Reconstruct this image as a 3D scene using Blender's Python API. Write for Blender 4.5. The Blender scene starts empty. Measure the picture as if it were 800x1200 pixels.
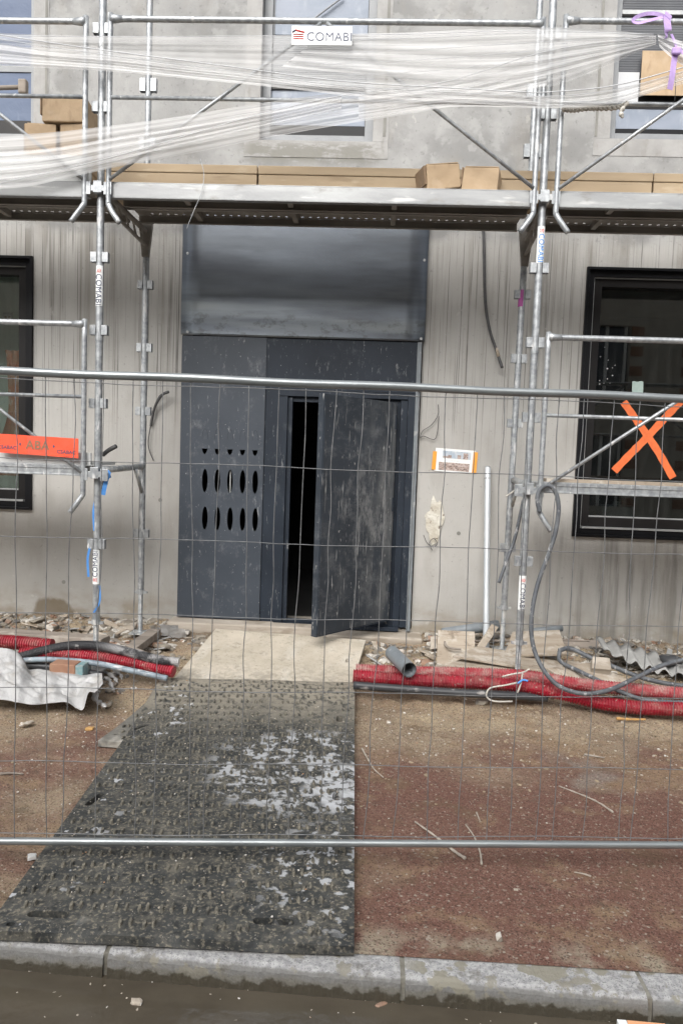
import bpy, bmesh, math, random
from mathutils import Vector, Matrix, noise
random.seed(7)
sc = bpy.context.scene
C = sc.collection
rad = math.radians
# ------------------------------------------------------------------ camera
yaw, pitch, roll = 0.04043759, 0.07264308, -0.03520177
EYE = Vector((0, 0, 1.69)); F = 867.0
fwd = Vector((-math.sin(yaw)*math.cos(pitch), math.cos(yaw)*math.cos(pitch), -math.sin(pitch)))
rt = Vector((math.cos(yaw), math.sin(yaw), 0)); dn = fwd.cross(rt)
r2 = rt*math.cos(roll)+dn*math.sin(roll); d2 = -rt*math.sin(roll)+dn*math.cos(roll)
cam = bpy.data.cameras.new('camera'); co = bpy.data.objects.new('camera', cam); C.objects.link(co)
m = Matrix((r2, -d2, -fwd)).transposed().to_4x4(); m.translation = EYE; co.matrix_world = m
cam.sensor_fit = 'VERTICAL'; cam.sensor_height = 36; cam.sensor_width = 24; cam.lens = 26.01
cam.clip_start = .05; cam.clip_end = 500
sc.camera = co
# ------------------------------------------------------------------ world, sun, exposure (overcast)
w = bpy.data.worlds.new('World'); sc.world = w; w.use_nodes = True
nt = w.node_tree; nt.nodes.clear()
sk = nt.nodes.new('ShaderNodeTexSky'); sk.sky_type = 'NISHITA'; sk.sun_disc = False
SUN_EL, SUN_AZ = rad(40), rad(196)
sk.sun_elevation = SUN_EL; sk.sun_rotation = SUN_AZ; sk.dust_density = 4; sk.air_density = 1.0
hs = nt.nodes.new('ShaderNodeHueSaturation'); hs.inputs['Saturation'].default_value = .22
bg = nt.nodes.new('ShaderNodeBackground'); bg.inputs[1].default_value = .15
wo = nt.nodes.new('ShaderNodeOutputWorld')
nt.links.new(sk.outputs[0], hs.inputs['Color']); nt.links.new(hs.outputs[0], bg.inputs[0]); nt.links.new(bg.outputs[0], wo.inputs[0])
sl = bpy.data.lights.new('sun', 'SUN'); sl.energy = 1.5; sl.angle = rad(50); sl.color = (1, .97, .93)
so = bpy.data.objects.new('sun', sl); C.objects.link(so)
sd = Vector((math.sin(SUN_AZ)*math.cos(SUN_EL), math.cos(SUN_AZ)*math.cos(SUN_EL), math.sin(SUN_EL)))
so.rotation_euler = sd.to_track_quat('Z', 'Y').to_euler(); so.location = (0, -5, 12)
vs = sc.view_settings
vs.view_transform = 'Standard'; vs.look = 'None'; vs.gamma = 1; vs.use_curve_mapping = False; vs.exposure = 0.68
sc.cycles.transparent_max_bounces = 24; sc.cycles.max_bounces = 8
# ------------------------------------------------------------------ helpers
def ray(px, py): return r2*((px-400)/F)+d2*((py-600)/F)+fwd
def PY(px, py, Y): r = ray(px, py); return EYE+r*(Y/r.y)
def PZ(px, py, z): r = ray(px, py); return EYE+r*((z-EYE.z)/r.z)
def sstep(x, a, b):
    t = min(1, max(0, (x-a)/(b-a))); return t*t*(3-2*t)
WL = {}
def tag(o, label=None, cat=None, group=None, kind=None):
    if label: o['label'] = label
    if cat: o['category'] = cat
    if group: o['group'] = group
    if kind: o['kind'] = kind
    return o
def thing(name, label, cat, loc, group=None):
    o = bpy.data.objects.new(name, None); C.objects.link(o); o.location = loc
    o.empty_display_size = .1; WL[o.name] = Vector(loc)
    return tag(o, label, cat, group)
def link(name, me, mat, parent=None, smooth=False):
    xs = [v.co for v in me.vertices]
    if xs:
        lo = Vector([min(c[i] for c in xs) for i in range(3)]); hi = Vector([max(c[i] for c in xs) for i in range(3)])
        org = Vector(((lo.x+hi.x)/2, (lo.y+hi.y)/2, lo.z))
    else: org = Vector()
    me.transform(Matrix.Translation(-org))
    if smooth:
        for p in me.polygons: p.use_smooth = True
    o = bpy.data.objects.new(name, me); C.objects.link(o); me.name = name
    if isinstance(mat, (list, tuple)):
        for q in mat: me.materials.append(q)
    else: me.materials.append(mat)
    WL[o.name] = org
    if parent is not None: o.parent = parent; o.location = org-WL[parent.name]
    else: o.location = org
    return o
class MB:
    def __init__(s): s.v = []; s.f = []; s.mi = []; s.cur = 0
    def add(s, vs_, fs, M=None):
        b = len(s.v)
        s.v += [tuple(M @ Vector(q)) if M else tuple(q) for q in vs_]
        s.f += [tuple(b+i for i in f) for f in fs]; s.mi += [s.cur]*len(fs); return s
    def box(s, x0, x1, y0, y1, z0, z1, M=None):
        return s.add([(x0,y0,z0),(x1,y0,z0),(x1,y1,z0),(x0,y1,z0),(x0,y0,z1),(x1,y0,z1),(x1,y1,z1),(x0,y1,z1)],
              [(0,3,2,1),(4,5,6,7),(0,1,5,4),(1,2,6,5),(2,3,7,6),(3,0,4,7)], M)
    def tube(s, pts, r, seg=10, caps=True, hollow=0):
        pts = [Vector(p) for p in pts]; n = len(pts)
        rf = r if callable(r) else (lambda i: r)
        t0 = (pts[1]-pts[0]).normalized()
        u = t0.orthogonal().normalized(); b = len(s.v)
        for i, p in enumerate(pts):
            t = (pts[min(i+1, n-1)]-pts[max(i-1, 0)])
            t = t.normalized() if t.length > 1e-9 else t0
            u = (u-t*u.dot(t)); u = u.normalized() if u.length > 1e-6 else t.orthogonal().normalized()
            w_ = t.cross(u)
            for k in range(seg):
                a = 2*math.pi*k/seg; q = p+(u*math.cos(a)+w_*math.sin(a))*rf(i); s.v.append(tuple(q))
        for i in range(n-1):
            for k in range(seg):
                a, c = b+i*seg+k, b+i*seg+(k+1) % seg
                s.f.append((a, c, c+seg, a+seg)); s.mi.append(s.cur)
        if caps:
            s.f.append(tuple(b+k for k in range(seg))[::-1]); s.mi.append(s.cur)
            s.f.append(tuple(b+(n-1)*seg+k for k in range(seg))); s.mi.append(s.cur)
        return s
    def mesh(s, bevel=0, bseg=2):
        me = bpy.data.meshes.new('m'); me.from_pydata(s.v, [], s.f)
        for p, q in zip(me.polygons, s.mi): p.material_index = q
        bm = bmesh.new(); bm.from_mesh(me)
        bmesh.ops.recalc_face_normals(bm, faces=bm.faces)
        if bevel: bmesh.ops.bevel(bm, geom=bm.edges[:], offset=bevel, segments=bseg, affect='EDGES', profile=.5, clamp_overlap=True)
        bm.to_mesh(me); bm.free(); me.update()
        return me
    def build(s, name, mat, parent=None, bevel=0, smooth=False, bseg=2):
        return link(name, s.mesh(bevel, bseg), mat, parent, smooth)
def smooth_by_angle(o, ang=40):
    me = o.data
    for p in me.polygons: p.use_smooth = True
    bm = bmesh.new(); bm.from_mesh(me)
    for e in bm.edges:
        e.smooth = len(e.link_faces) == 2 and e.calc_face_angle(0) < rad(ang)
    bm.to_mesh(me); bm.free(); return o
def crv(pts, n=8):                       # catmull-rom through points
    P = [Vector(p) for p in pts]; P = [P[0]*2-P[1]]+P+[P[-1]*2-P[-2]]; out = []
    for i in range(1, len(P)-2):
        a, b, c, d = P[i-1:i+3]
        for k in range(n):
            t = k/n
            out.append(.5*((2*b)+(c-a)*t+(2*a-5*b+4*c-d)*t*t+(3*b-a-3*c+d)*t**3))
    out.append(P[-2]); return out
def resample(pts, step):
    out = [pts[0].copy()]; acc = 0
    for a, b in zip(pts, pts[1:]):
        L = (b-a).length
        while L > 1e-9 and acc+L >= step:
            t = (step-acc)/L; a = a.lerp(b, t); out.append(a.copy()); L = (b-a).length; acc = 0
        acc += L
    return out
def corr(name, pts, r, mat, parent=None, pitch_=.018, amp=.10):   # corrugated conduit
    p = resample(crv(pts, 16), pitch_/4)
    prof = [1, 1, 1-amp*1.6, 1-amp*1.6]
    b = MB(); b.tube(p, lambda i: r*prof[i % 4], 14)
    return b.build(name, mat, parent, smooth=False)
def plate(name, outer, holes, thick, M, mat, parent=None):        # flat plate with real holes
    cu = bpy.data.curves.new('c', 'CURVE'); cu.dimensions = '2D'; cu.fill_mode = 'BOTH'; cu.extrude = thick/2
    for lp in [outer]+list(holes):
        sp = cu.splines.new('POLY'); sp.points.add(len(lp)-1); sp.use_cyclic_u = True
        for i, q in enumerate(lp): sp.points[i].co = (q[0], q[1], 0, 1)
    ob = bpy.data.objects.new('t', cu); C.objects.link(ob)
    dg = bpy.context.evaluated_depsgraph_get(); me = bpy.data.meshes.new_from_object(ob.evaluated_get(dg))
    bpy.data.objects.remove(ob); bpy.data.curves.remove(cu)
    me.materials.clear(); me.transform(M)
    return link(name, me, mat, parent)
def text(s, size, M, mat, parent, name='lettering', bold=0, ext=.0006, sx=1):
    cu = bpy.data.curves.new('t', 'FONT'); cu.body = s; cu.size = size; cu.extrude = ext; cu.offset = bold
    cu.align_x = 'CENTER'; cu.align_y = 'CENTER'; cu.space_character = 1.06
    ob = bpy.data.objects.new('t', cu); C.objects.link(ob)
    dg = bpy.context.evaluated_depsgraph_get(); me = bpy.data.meshes.new_from_object(ob.evaluated_get(dg))
    bpy.data.objects.remove(ob); bpy.data.curves.remove(cu)
    me.materials.clear(); me.transform(M @ Matrix.Diagonal((sx, 1, 1, 1)))
    return link(name, me, mat, parent)
def oval(cx, cy, a, b, n=20): return [(cx+a*math.cos(2*math.pi*k/n), cy+b*math.sin(2*math.pi*k/n)) for k in range(n)]
def stadium(cx, cy, hl, r, ang=0, n=6):
    o = []
    for k in range(n+1): t = -math.pi/2+math.pi*k/n; o.append((hl+r*math.cos(t), r*math.sin(t)))
    for k in range(n+1): t = math.pi/2+math.pi*k/n; o.append((-hl+r*math.cos(t), r*math.sin(t)))
    ca, sa = math.cos(ang), math.sin(ang)
    return [(cx+x*ca-y*sa, cy+x*sa+y*ca) for x, y in o]
FRONT = Matrix(((1,0,0,0),(0,0,-1,0),(0,1,0,0),(0,0,0,1)))        # plate xy -> world x,z, facing the camera (-y)
# ------------------------------------------------------------------ materials
def mat(name, c1, c2=None, sc_=3, lay=(), rough=.8, metal=0, bump=((60, .002),), rvar=0, trans=0, spec=.5, coat=0, det=6):
    """base colour: noise between c1 and c2, then layers (colour, (sx,sy,sz), lo, hi, amount[, opts])"""
    m_ = bpy.data.materials.new(name); m_.use_nodes = True; t = m_.node_tree; L = t.links
    bs = t.nodes['Principled BSDF']
    geo = t.nodes.new('ShaderNodeNewGeometry'); sep = t.nodes.new('ShaderNodeSeparateXYZ'); L.new(geo.outputs['Position'], sep.inputs[0])
    def nz(scale, detail=6, off=0, ro=.55):
        mp = t.nodes.new('ShaderNodeMapping'); L.new(geo.outputs['Position'], mp.inputs[0])
        s3 = scale if isinstance(scale, (tuple, list)) else (scale,)*3
        mp.inputs['Scale'].default_value = s3; mp.inputs['Location'].default_value = (off, off*1.7, off*.3)
        n = t.nodes.new('ShaderNodeTexNoise'); n.inputs['Scale'].default_value = 1; n.inputs['Detail'].default_value = detail
        n.inputs['Roughness'].default_value = ro
        L.new(mp.outputs[0], n.inputs[0]); return n.outputs[0]
    def rng(sock, a, b, c=0, d=1, smooth=True):
        n = t.nodes.new('ShaderNodeMapRange'); n.interpolation_type = 'SMOOTHSTEP' if smooth else 'LINEAR'
        for i, v in zip((1, 2, 3, 4), (a, b, c, d)): n.inputs[i].default_value = v
        L.new(sock, n.inputs[0]); return n.outputs[0]
    def mul(a, b):
        n = t.nodes.new('ShaderNodeMath'); n.operation = 'MULTIPLY'
        for i, q in enumerate((a, b)):
            if isinstance(q, (int, float)): n.inputs[i].default_value = q
            else: L.new(q, n.inputs[i])
        return n.outputs[0]
    def mixc(f, a, b):
        n = t.nodes.new('ShaderNodeMix'); n.data_type = 'RGBA'; L.new(f, n.inputs[0])
        for i, q in ((6, a), (7, b)):
            if isinstance(q, tuple): n.inputs[i].default_value = (*q, 1)
            else: L.new(q, n.inputs[i])
        return n.outputs[2]
    c2 = c2 or tuple(x*.8 for x in c1)
    col = mixc(rng(nz(sc_, det), .3, .7), c1, c2)
    rsock = None
    for i, l in enumerate(lay):
        c, s3, lo, hi, amt = l[:5]; op = l[5] if len(l) > 5 else {}
        if s3 is None:
            mask = None
        elif op.get('cells'):
            v = t.nodes.new('ShaderNodeTexVoronoi'); v.inputs['Scale'].default_value = s3
            L.new(geo.outputs['Position'], v.inputs[0]); sp2 = t.nodes.new('ShaderNodeSeparateXYZ'); L.new(v.outputs['Color'], sp2.inputs[0])
            mask = rng(sp2.outputs[0], lo, hi)
        else: mask = rng(nz(s3, op.get('det', 6), 3.1+i*7.7, op.get('ro', .55)), lo, hi)
        if 'ar' in op:
            for (ax, a, b) in op['ar']:
                e = t.nodes.new('ShaderNodeMath'); e.operation = 'MULTIPLY_ADD'
                L.new(nz(op.get('wob', 6), 5, 11+i), e.inputs[0]); e.inputs[1].default_value = op.get('wamp', .1)
                L.new(sep.outputs[ax], e.inputs[2]); q = rng(e.outputs[0], min(a, b)+op.get('wamp', .1)/2, max(a, b)+op.get('wamp', .1)/2)
                if a > b:
                    inv = t.nodes.new('ShaderNodeMath'); inv.operation = 'SUBTRACT'; inv.inputs[0].default_value = 1; L.new(q, inv.inputs[1]); q = inv.outputs[0]
                mask = mul(mask, q) if mask is not None else q
        if 'sph' in op:
            d = t.nodes.new('ShaderNodeVectorMath'); d.operation = 'DISTANCE'; L.new(geo.outputs['Position'], d.inputs[0]); d.inputs[1].default_value = op['sph'][:3]
            e = t.nodes.new('ShaderNodeMath'); e.operation = 'MULTIPLY_ADD'; L.new(nz(op.get('wob', 6), 5, 21+i), e.inputs[0])
            e.inputs[1].default_value = -op.get('wamp', .1)*2; L.new(d.outputs['Value'], e.inputs[2]); R_ = op['sph'][3]
            q = rng(e.outputs[0], R_*op.get('soft', .5)-op.get('wamp', .1), R_-op.get('wamp', .1)); inv = t.nodes.new('ShaderNodeMath'); inv.operation = 'SUBTRACT'; inv.inputs[0].default_value = 1
            L.new(q, inv.inputs[1]); mask = mul(mask, inv.outputs[0]) if mask is not None else inv.outputs[0]
        mask = mul(mask, amt)
        col = mixc(mask, col, c)
        if 'rough' in op:
            base = rsock if rsock is not None else rough
            n = t.nodes.new('ShaderNodeMix'); n.data_type = 'FLOAT'; L.new(mask, n.inputs[0])
            if isinstance(base, (int, float)): n.inputs[2].default_value = base
            else: L.new(base, n.inputs[2])
            n.inputs[3].default_value = op['rough']; rsock = n.outputs[0]
    L.new(col, bs.inputs['Base Color'])
    if rsock is not None: L.new(rsock, bs.inputs['Roughness'])
    elif rvar: L.new(rng(nz(sc_*2 if not isinstance(sc_, tuple) else sc_, 5, 9), .3, .7, max(.02, rough-rvar), rough+rvar), bs.inputs['Roughness'])
    else: bs.inputs['Roughness'].default_value = rough
    bs.inputs['Metallic'].default_value = metal; bs.inputs['Specular IOR Level'].default_value = spec
    if coat: bs.inputs['Coat Weight'].default_value = coat; bs.inputs['Coat Roughness'].default_value = .08
    prev = None
    for s_, d_ in bump:
        b = t.nodes.new('ShaderNodeBump'); b.inputs['Distance'].default_value = d_; b.inputs['Strength'].default_value = 1
        L.new(nz(s_, 5, 17), b.inputs['Height'])
        if prev: L.new(prev, b.inputs['Normal'])
        prev = b.outputs[0]
    if prev: L.new(prev, bs.inputs['Normal'])
    if trans:
        tr = t.nodes.new('ShaderNodeBsdfTranslucent'); L.new(col, tr.inputs[0]); mx = t.nodes.new('ShaderNodeMixShader')
        mx.inputs[0].default_value = trans; L.new(bs.outputs[0], mx.inputs[1]); L.new(tr.outputs[0], mx.inputs[2])
        L.new(mx.outputs[0], t.nodes['Material Output'].inputs[0])
    return m_
def glass(name, tint=(.8,.85,.83), dirt=.06):
    m_ = bpy.data.materials.new(name); m_.use_nodes = True; t = m_.node_tree; L = t.links; t.nodes.clear()
    out = t.nodes.new('ShaderNodeOutputMaterial'); tr = t.nodes.new('ShaderNodeBsdfTransparent'); tr.inputs[0].default_value = (*tint, 1)
    gl = t.nodes.new('ShaderNodeBsdfGlossy'); gl.inputs['Roughness'].default_value = .015
    fr = t.nodes.new('ShaderNodeFresnel'); fr.inputs[0].default_value = 1.85
    mx = t.nodes.new('ShaderNodeMixShader'); L.new(fr.outputs[0], mx.inputs[0]); L.new(tr.outputs[0], mx.inputs[1]); L.new(gl.outputs[0], mx.inputs[2])
    df = t.nodes.new('ShaderNodeBsdfDiffuse'); df.inputs[0].default_value = (.35,.36,.34,1)
    g = t.nodes.new('ShaderNodeNewGeometry'); mp = t.nodes.new('ShaderNodeMapping'); mp.inputs['Scale'].default_value = (14, 14, 3); L.new(g.outputs['Position'], mp.inputs[0])
    n = t.nodes.new('ShaderNodeTexNoise'); n.inputs['Scale'].default_value = 1; n.inputs['Detail'].default_value = 8; L.new(mp.outputs[0], n.inputs[0])
    r = t.nodes.new('ShaderNodeMapRange'); r.inputs[1].default_value = .45; r.inputs[2].default_value = .75; r.inputs[3].default_value = dirt*.3; r.inputs[4].default_value = dirt*2; L.new(n.outputs[0], r.inputs[0])
    m2 = t.nodes.new('ShaderNodeMixShader'); L.new(r.outputs[0], m2.inputs[0]); L.new(mx.outputs[0], m2.inputs[1]); L.new(df.outputs[0], m2.inputs[2])
    L.new(m2.outputs[0], out.inputs[0]); return m_
def netmat(name, lo=.12, hi=.75, fs=60):
    m_ = bpy.data.materials.new(name); m_.use_nodes = True; t = m_.node_tree; L = t.links; t.nodes.clear()
    out = t.nodes.new('ShaderNodeOutputMaterial'); tr = t.nodes.new('ShaderNodeBsdfTransparent')
    df = t.nodes.new('ShaderNodeBsdfDiffuse'); df.inputs[0].default_value = (.86,.86,.86,1)
    tl = t.nodes.new('ShaderNodeBsdfTranslucent'); tl.inputs[0].default_value = (.86,.86,.86,1)
    a = t.nodes.new('ShaderNodeMixShader'); a.inputs[0].default_value = .35; L.new(df.outputs[0], a.inputs[1]); L.new(tl.outputs[0], a.inputs[2])
    uv = t.nodes.new('ShaderNodeUVMap'); mp = t.nodes.new('ShaderNodeMapping'); mp.inputs['Scale'].default_value = (1.6, fs*.3, 1); L.new(uv.outputs[0], mp.inputs[0])
    n = t.nodes.new('ShaderNodeTexNoise'); n.inputs['Scale'].default_value = 1; n.inputs['Detail'].default_value = 7; n.inputs['Roughness'].default_value = .5; L.new(mp.outputs[0], n.inputs[0])
    r = t.nodes.new('ShaderNodeMapRange'); r.inputs[1].default_value = .33; r.inputs[2].default_value = .72; r.inputs[3].default_value = lo; r.inputs[4].default_value = hi; L.new(n.outputs[0], r.inputs[0])
    mx = t.nodes.new('ShaderNodeMixShader'); L.new(r.outputs[0], mx.inputs[0]); L.new(tr.outputs[0], mx.inputs[1]); L.new(a.outputs[0], mx.inputs[2]); L.new(mx.outputs[0], out.inputs[0])
    return m_
W_ = 6.4
M = {}
M['wall'] = mat('board_marked_concrete', (.46,.45,.425), (.375,.366,.345), (.9,.9,.7), lay=[
    ((.15,.14,.12), (17,1,.45), .52, .72, .6, {'ar': [(2, 1.8, 3.1), (2, 4.2, 3.6)], 'wamp': .5}),
    ((.23,.215,.185), (9,1,.35), .50, .70, .65, {'ar': [(2, 1.5, 2.9), (2, 4.2, 3.6)], 'wamp': .5}),
    ((.07,.065,.06), (85,1,.45), .57, .63, .75, {'ar': [(2, 1.5, 2.7), (2, 4.2, 3.6)], 'wamp': .6}),
    ((.45,.44,.42), (3,1,2), .5, .7, .5),
    ((.32,.32,.315), None, 0, 1, .9, {'ar': [(2, 3.45, 3.75)], 'wamp': .02}), ((.215,.215,.21), (2.2,1,2.8), .42, .64, .8, {'ar': [(2, 3.5, 3.6)], 'wamp': .02}),
    ((.38,.38,.37), (7,1,7), .52, .62, .5, {'ar': [(2, 3.5, 3.6)], 'wamp': .02}), ((.17,.17,.165), (26,1,26), .60, .70, .5, {'ar': [(2, 3.5, 3.6)], 'wamp': .02}),
    ((.20,.195,.185), (30,1,30), .60, .72, .6, {'det': 12, 'ro': .7}), ((.10,.10,.095), (90,1,90), .70, .74, .7),
    ((.23,.19,.13), (4,1,7), .3, .7, .8, {'ar': [(2, .55, .2)], 'wamp': .3}),
    ((.17,.165,.15), (14,1,1.1), .42, .7, .75, {'ar': [(0, 1.2, 1.7), (2, 1.5, .9)], 'wamp': .2}),
    ((.15,.115,.07), None, 0, 1, .8, {'sph': (-2.80, W_, .17, .22), 'wamp': .05, 'soft': .8, 'wob': 9}),
    ((.54,.52,.49), (14,1,10), .68, .71, .35), ((.28,.26,.23), (3,1,1.2), .52,.68,.35),((.20,.195,.17), (5,1,14), .38, .50, .8, {'det': 12, 'ro': .7, 'ar': [(0,-1.3,-1.1),(0,.05,-.15),(2,4.12,4.2),(2,4.36,4.28)], 'wamp': .02})],
    rough=.88, bump=((70, .0015), ((55,1,.7), .002), (6, .006)))
M['plaster'] = mat('smoothed_concrete_surround', (.37,.365,.355), (.29,.285,.275), 5, lay=[((.25,.24,.22), (12,1,5), .55, .7, .6),((.20,.195,.17), (5,1,14), .38, .50, .8, {'det': 12, 'ro': .7, 'ar': [(0,-1.3,-1.1),(0,.05,-.15),(2,4.12,4.2),(2,4.36,4.28)], 'wamp': .02})], bump=((50, .002), (9, .005)))
M['patch'] = mat('grey_mortar_patch', (.25,.245,.225), (.20,.197,.18), 6, bump=((60, .003),))
M['galv'] = mat('galvanised_steel', (.45,.47,.48), (.27,.285,.30), 26, lay=[((.70,.70,.69), (30,30,7), .60, .68, .8, {'rough': .9}), ((.22,.23,.24), (9,9,5), .58, .75, .5)], rough=.46, metal=.55, bump=((90, .0006),))
M['galv_old'] = mat('cement_spattered_galvanised_steel', (.48,.5,.51), (.3,.32,.335), 22, lay=[((.66,.65,.62), (38,38,9), .53, .60, .9, {'rough': .95}), ((.2,.2,.2), (12,12,4), .57, .75, .5)], rough=.5, metal=.5, bump=((70, .002),))
M['deck'] = mat('worn_galvanised_deck_steel', (.38,.39,.39), (.26,.265,.27), (1.5,9,9), lay=[((.55,.55,.54), (3,20,20), .58, .7, .7), ((.17,.155,.13), (5,12,12), .55, .75, .6)], rough=.55, metal=.5, bump=((60, .001),))
M['deck_under'] = mat('dull_deck_steel_underside', (.36,.34,.31), (.24,.225,.20), (2,9,9), rough=.75, metal=.3, bump=((60, .001),))
M['whiteboard'] = mat('scuffed_white_toe_board', (.62,.63,.62), (.5,.51,.5), 4, lay=[((.14,.14,.13), (16,16,40), .66, .7, .8)], rough=.6, bump=((50,.001),))
M['steel_sheet'] = mat('raw_steel_painted_reflection', (.17,.19,.215), (.12,.132,.152), (1.2,1.5,7), lay=[((.30,.325,.33), (.8,1,9), .40, .66, .7, {'ar': [(2, 3.25, 2.95)], 'wamp': .12}), ((.22,.25,.29), (.7,1,5), .4,.6,.45), ((.10,.105,.11), (9,1,14), .50, .62, .6, {'det': 10, 'ro': .7, 'ar': [(2, 2.93, 2.82)], 'wamp': .1})], rough=.36, metal=.8, bump=((3, .003),), rvar=0)  # paler horizontal bands put reflected light into the steel colour
M['anth'] = mat('anthracite_painted_steel', (.050,.061,.078), (.038,.048,.063), 3, lay=[((.19,.20,.215), (5,5,4), .53, .68, .5, {'det': 14, 'ro': .78}), ((.38,.39,.40), (24,24,6), .59, .66, .6, {'det': 12, 'ro': .75}), ((.5,.5,.49), (60,60,40), .69, .72, .7)], rough=.5, metal=.0, bump=((30, .0008),))
M['anth_dark'] = mat('dusty_navy_steel', (.022,.030,.043), (.015,.021,.031), 3, lay=[((.13,.14,.15), (6,6,4), .55, .70, .5, {'det': 14, 'ro': .78}), ((.36,.365,.37), (26,26,5), .58, .66, .55, {'det': 12, 'ro': .75}), ((.4,.4,.4), (70,70,50), .70, .73, .7)], rough=.5, spec=.3, metal=.0, bump=((30, .0008),))
M['leaf'] = mat('dusty_door_leaf_steel', (.028,.037,.050), (.019,.026,.036), 3, lay=[((.30,.305,.305), (6,6,3.0), .47, .62, .7, {'sph': (.08, 6.3, 1.15, .95), 'wamp': .3, 'soft': .2, 'det': 15, 'ro': .8}), ((.16,.17,.18), (3,3,6), .50, .66, .5, {'det': 15, 'ro': .8}), ((.45,.45,.44), (50,50,4), .62, .68, .6), ((.17,.175,.175), (9,9,2), .36, .66, .55, {'ar': [(0, -.12, .16)], 'wamp': .16}), ((.42,.42,.41), (30,30,14), .655, .70, .7)], rough=.5, metal=.0, bump=((30, .0008),))
M['black'] = mat('black_aluminium', (.008,.0085,.010), (.011,.011,.013), 4, rough=.35, spec=.2, bump=((90, .0003),))
M['frame_grey'] = mat('brown_black_sash', (.011,.010,.010), (.016,.015,.015), 5, rough=.4, spec=.25, bump=((90, .0003),))
M['alu'] = mat('pale_aluminium_bead', (.45,.46,.46), (.36,.37,.37), 9, rough=.5, metal=.4)
M['glass_r'] = glass('dusty_window_glass', (.55,.6,.58), .022)
M['glass_l'] = glass('clear_window_glass', (.9,.95,.92), .05)
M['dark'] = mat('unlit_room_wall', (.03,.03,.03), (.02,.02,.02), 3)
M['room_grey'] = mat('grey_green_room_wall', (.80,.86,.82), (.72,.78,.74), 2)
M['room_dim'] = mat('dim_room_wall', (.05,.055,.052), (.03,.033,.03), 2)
M['film'] = mat('pale_blue_protective_film', (.25,.28,.34), (.20,.235,.29), (2,2,5), lay=[((.38,.41,.46), (6,6,2), .55, .7, .6)], rough=.5, bump=((14, .004),))
M['filmdeep'] = mat('blue_protective_film', (.065,.095,.17), (.09,.125,.20), (2,2,5), lay=[((.20,.24,.32), (5,5,2), .58, .7, .6)], rough=.55, bump=((10, .006),))
M['slat'] = mat('grey_shutter_slats', (.27,.28,.29), (.22,.23,.24), 4, rough=.5)
M['slat_dark'] = mat('dark_grey_shutter_slats', (.10,.105,.115), (.075,.08,.09), 4, rough=.5)
M['paper'] = mat('white_paper', (.58,.59,.60), (.52,.53,.55), 3, rough=.85)
M['kraft'] = mat('brown_cardboard', (.46,.34,.22), (.39,.285,.18), 7, lay=[((.24,.16,.10), (14,14,5), .56, .72, .5, {'det': 10}), ((.47,.36,.25), (9,9,9), .55, .7, .6)], rough=.85, bump=((40, .0012), (7, .01)))
M['kraft2'] = mat('pale_kraft_wrap', (.45,.35,.235), (.36,.275,.18), (.8,5,5), lay=[((.26,.19,.12), (2,9,12), .56, .70, .5), ((.52,.43,.31), (3,14,14), .56, .66, .5)], rough=.8, bump=((20, .0015),))
M['craftdark'] = mat('cardboard_cut_edge', (.26,.18,.11), (.2,.14,.09), 20, rough=.9)
M['signw'] = mat('white_sign_enamel', (.85,.87,.86), (.8,.82,.81), 5, rough=.4)
M['navy'] = mat('navy_print', (.05,.06,.11), (.07,.08,.13), 20, rough=.5)
M['redp'] = mat('red_print', (.68,.06,.05), (.62,.08,.07), 20, rough=.5)
M['orange_sign'] = mat('orange_red_plastic_board', (.90,.085,.03), (.86,.10,.045), 12, rough=.5)
M['orange_dim'] = mat('faded_orange_plastic', (.62,.09,.045), (.70,.10,.05), 25, rough=.6)
M['tape'] = mat('orange_marking_tape', (.82,.19,.055), (.75,.15,.04), 20, rough=.55, bump=((60, .0008),))
M['tape_y'] = mat('amber_adhesive_tape', (.85,.38,.05), (.78,.33,.05), 30, rough=.5)
M['red_pipe'] = mat('red_corrugated_conduit', (.36,.008,.028), (.24,.007,.018), 9, lay=[((.36,.24,.20), (7,7,12), .46, .68, .5, {'det': 12, 'ro': .75, 'rough': .9}), ((.46,.40,.34), (30,30,50), .62, .68, .7, {'rough': .9}), ((.15,.012,.02), (5,5,5), .5, .7, .6)], rough=.5, bump=((80, .0008),))
M['pink_pipe'] = mat('dust_covered_red_conduit', (.38,.07,.08), (.32,.02,.035), 7, lay=[((.42,.33,.29), (9,9,20), .42, .66, .75, {'det': 12, 'ro': .75, 'rough': .95})], rough=.6, bump=((80, .0008),))
M['blk_pipe'] = mat('black_conduit', (.035,.037,.042), (.05,.052,.056), 9, lay=[((.40,.38,.36), (10,10,24), .58, .7, .7, {'rough': .9})], rough=.45, bump=((80,.0008),))
M['blk_pale'] = mat('plaster_dusted_black_conduit', (.035,.036,.04), (.06,.06,.064), 14, lay=[((.5,.49,.48), (14,14,24), .60, .70, .7, {'rough': .95}), ((.50,.49,.49), (9,9,9), .38, .55, .85, {'ar': [(0, -1.95, -1.6)]})], rough=.5)
M['grey_pipe'] = mat('grey_pvc_pipe', (.22,.245,.26), (.17,.19,.205), 8, lay=[((.45,.45,.44), (20,20,20), .6, .7, .6)], rough=.45)
M['blue_grey'] = mat('dusty_blue_grey_hose', (.30,.37,.42), (.16,.19,.22), 12, lay=[((.6,.6,.6), (10,10,30), .55,.65,.7)], rough=.5)
M['hose'] = mat('cement_smeared_grey_hose', (.075,.083,.095), (.13,.14,.15), 12, lay=[((.42,.42,.42), (26,26,14), .56, .66, .8, {'rough': .9})], rough=.55, bump=((60,.001),))
M['cable'] = mat('dark_grey_sheath', (.05,.05,.052), (.08,.08,.08), 20, rough=.5)
M['wire'] = mat('fence_wire_zinc', (.24,.245,.25), (.15,.155,.16), 30, rough=.55, metal=.35)
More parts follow.
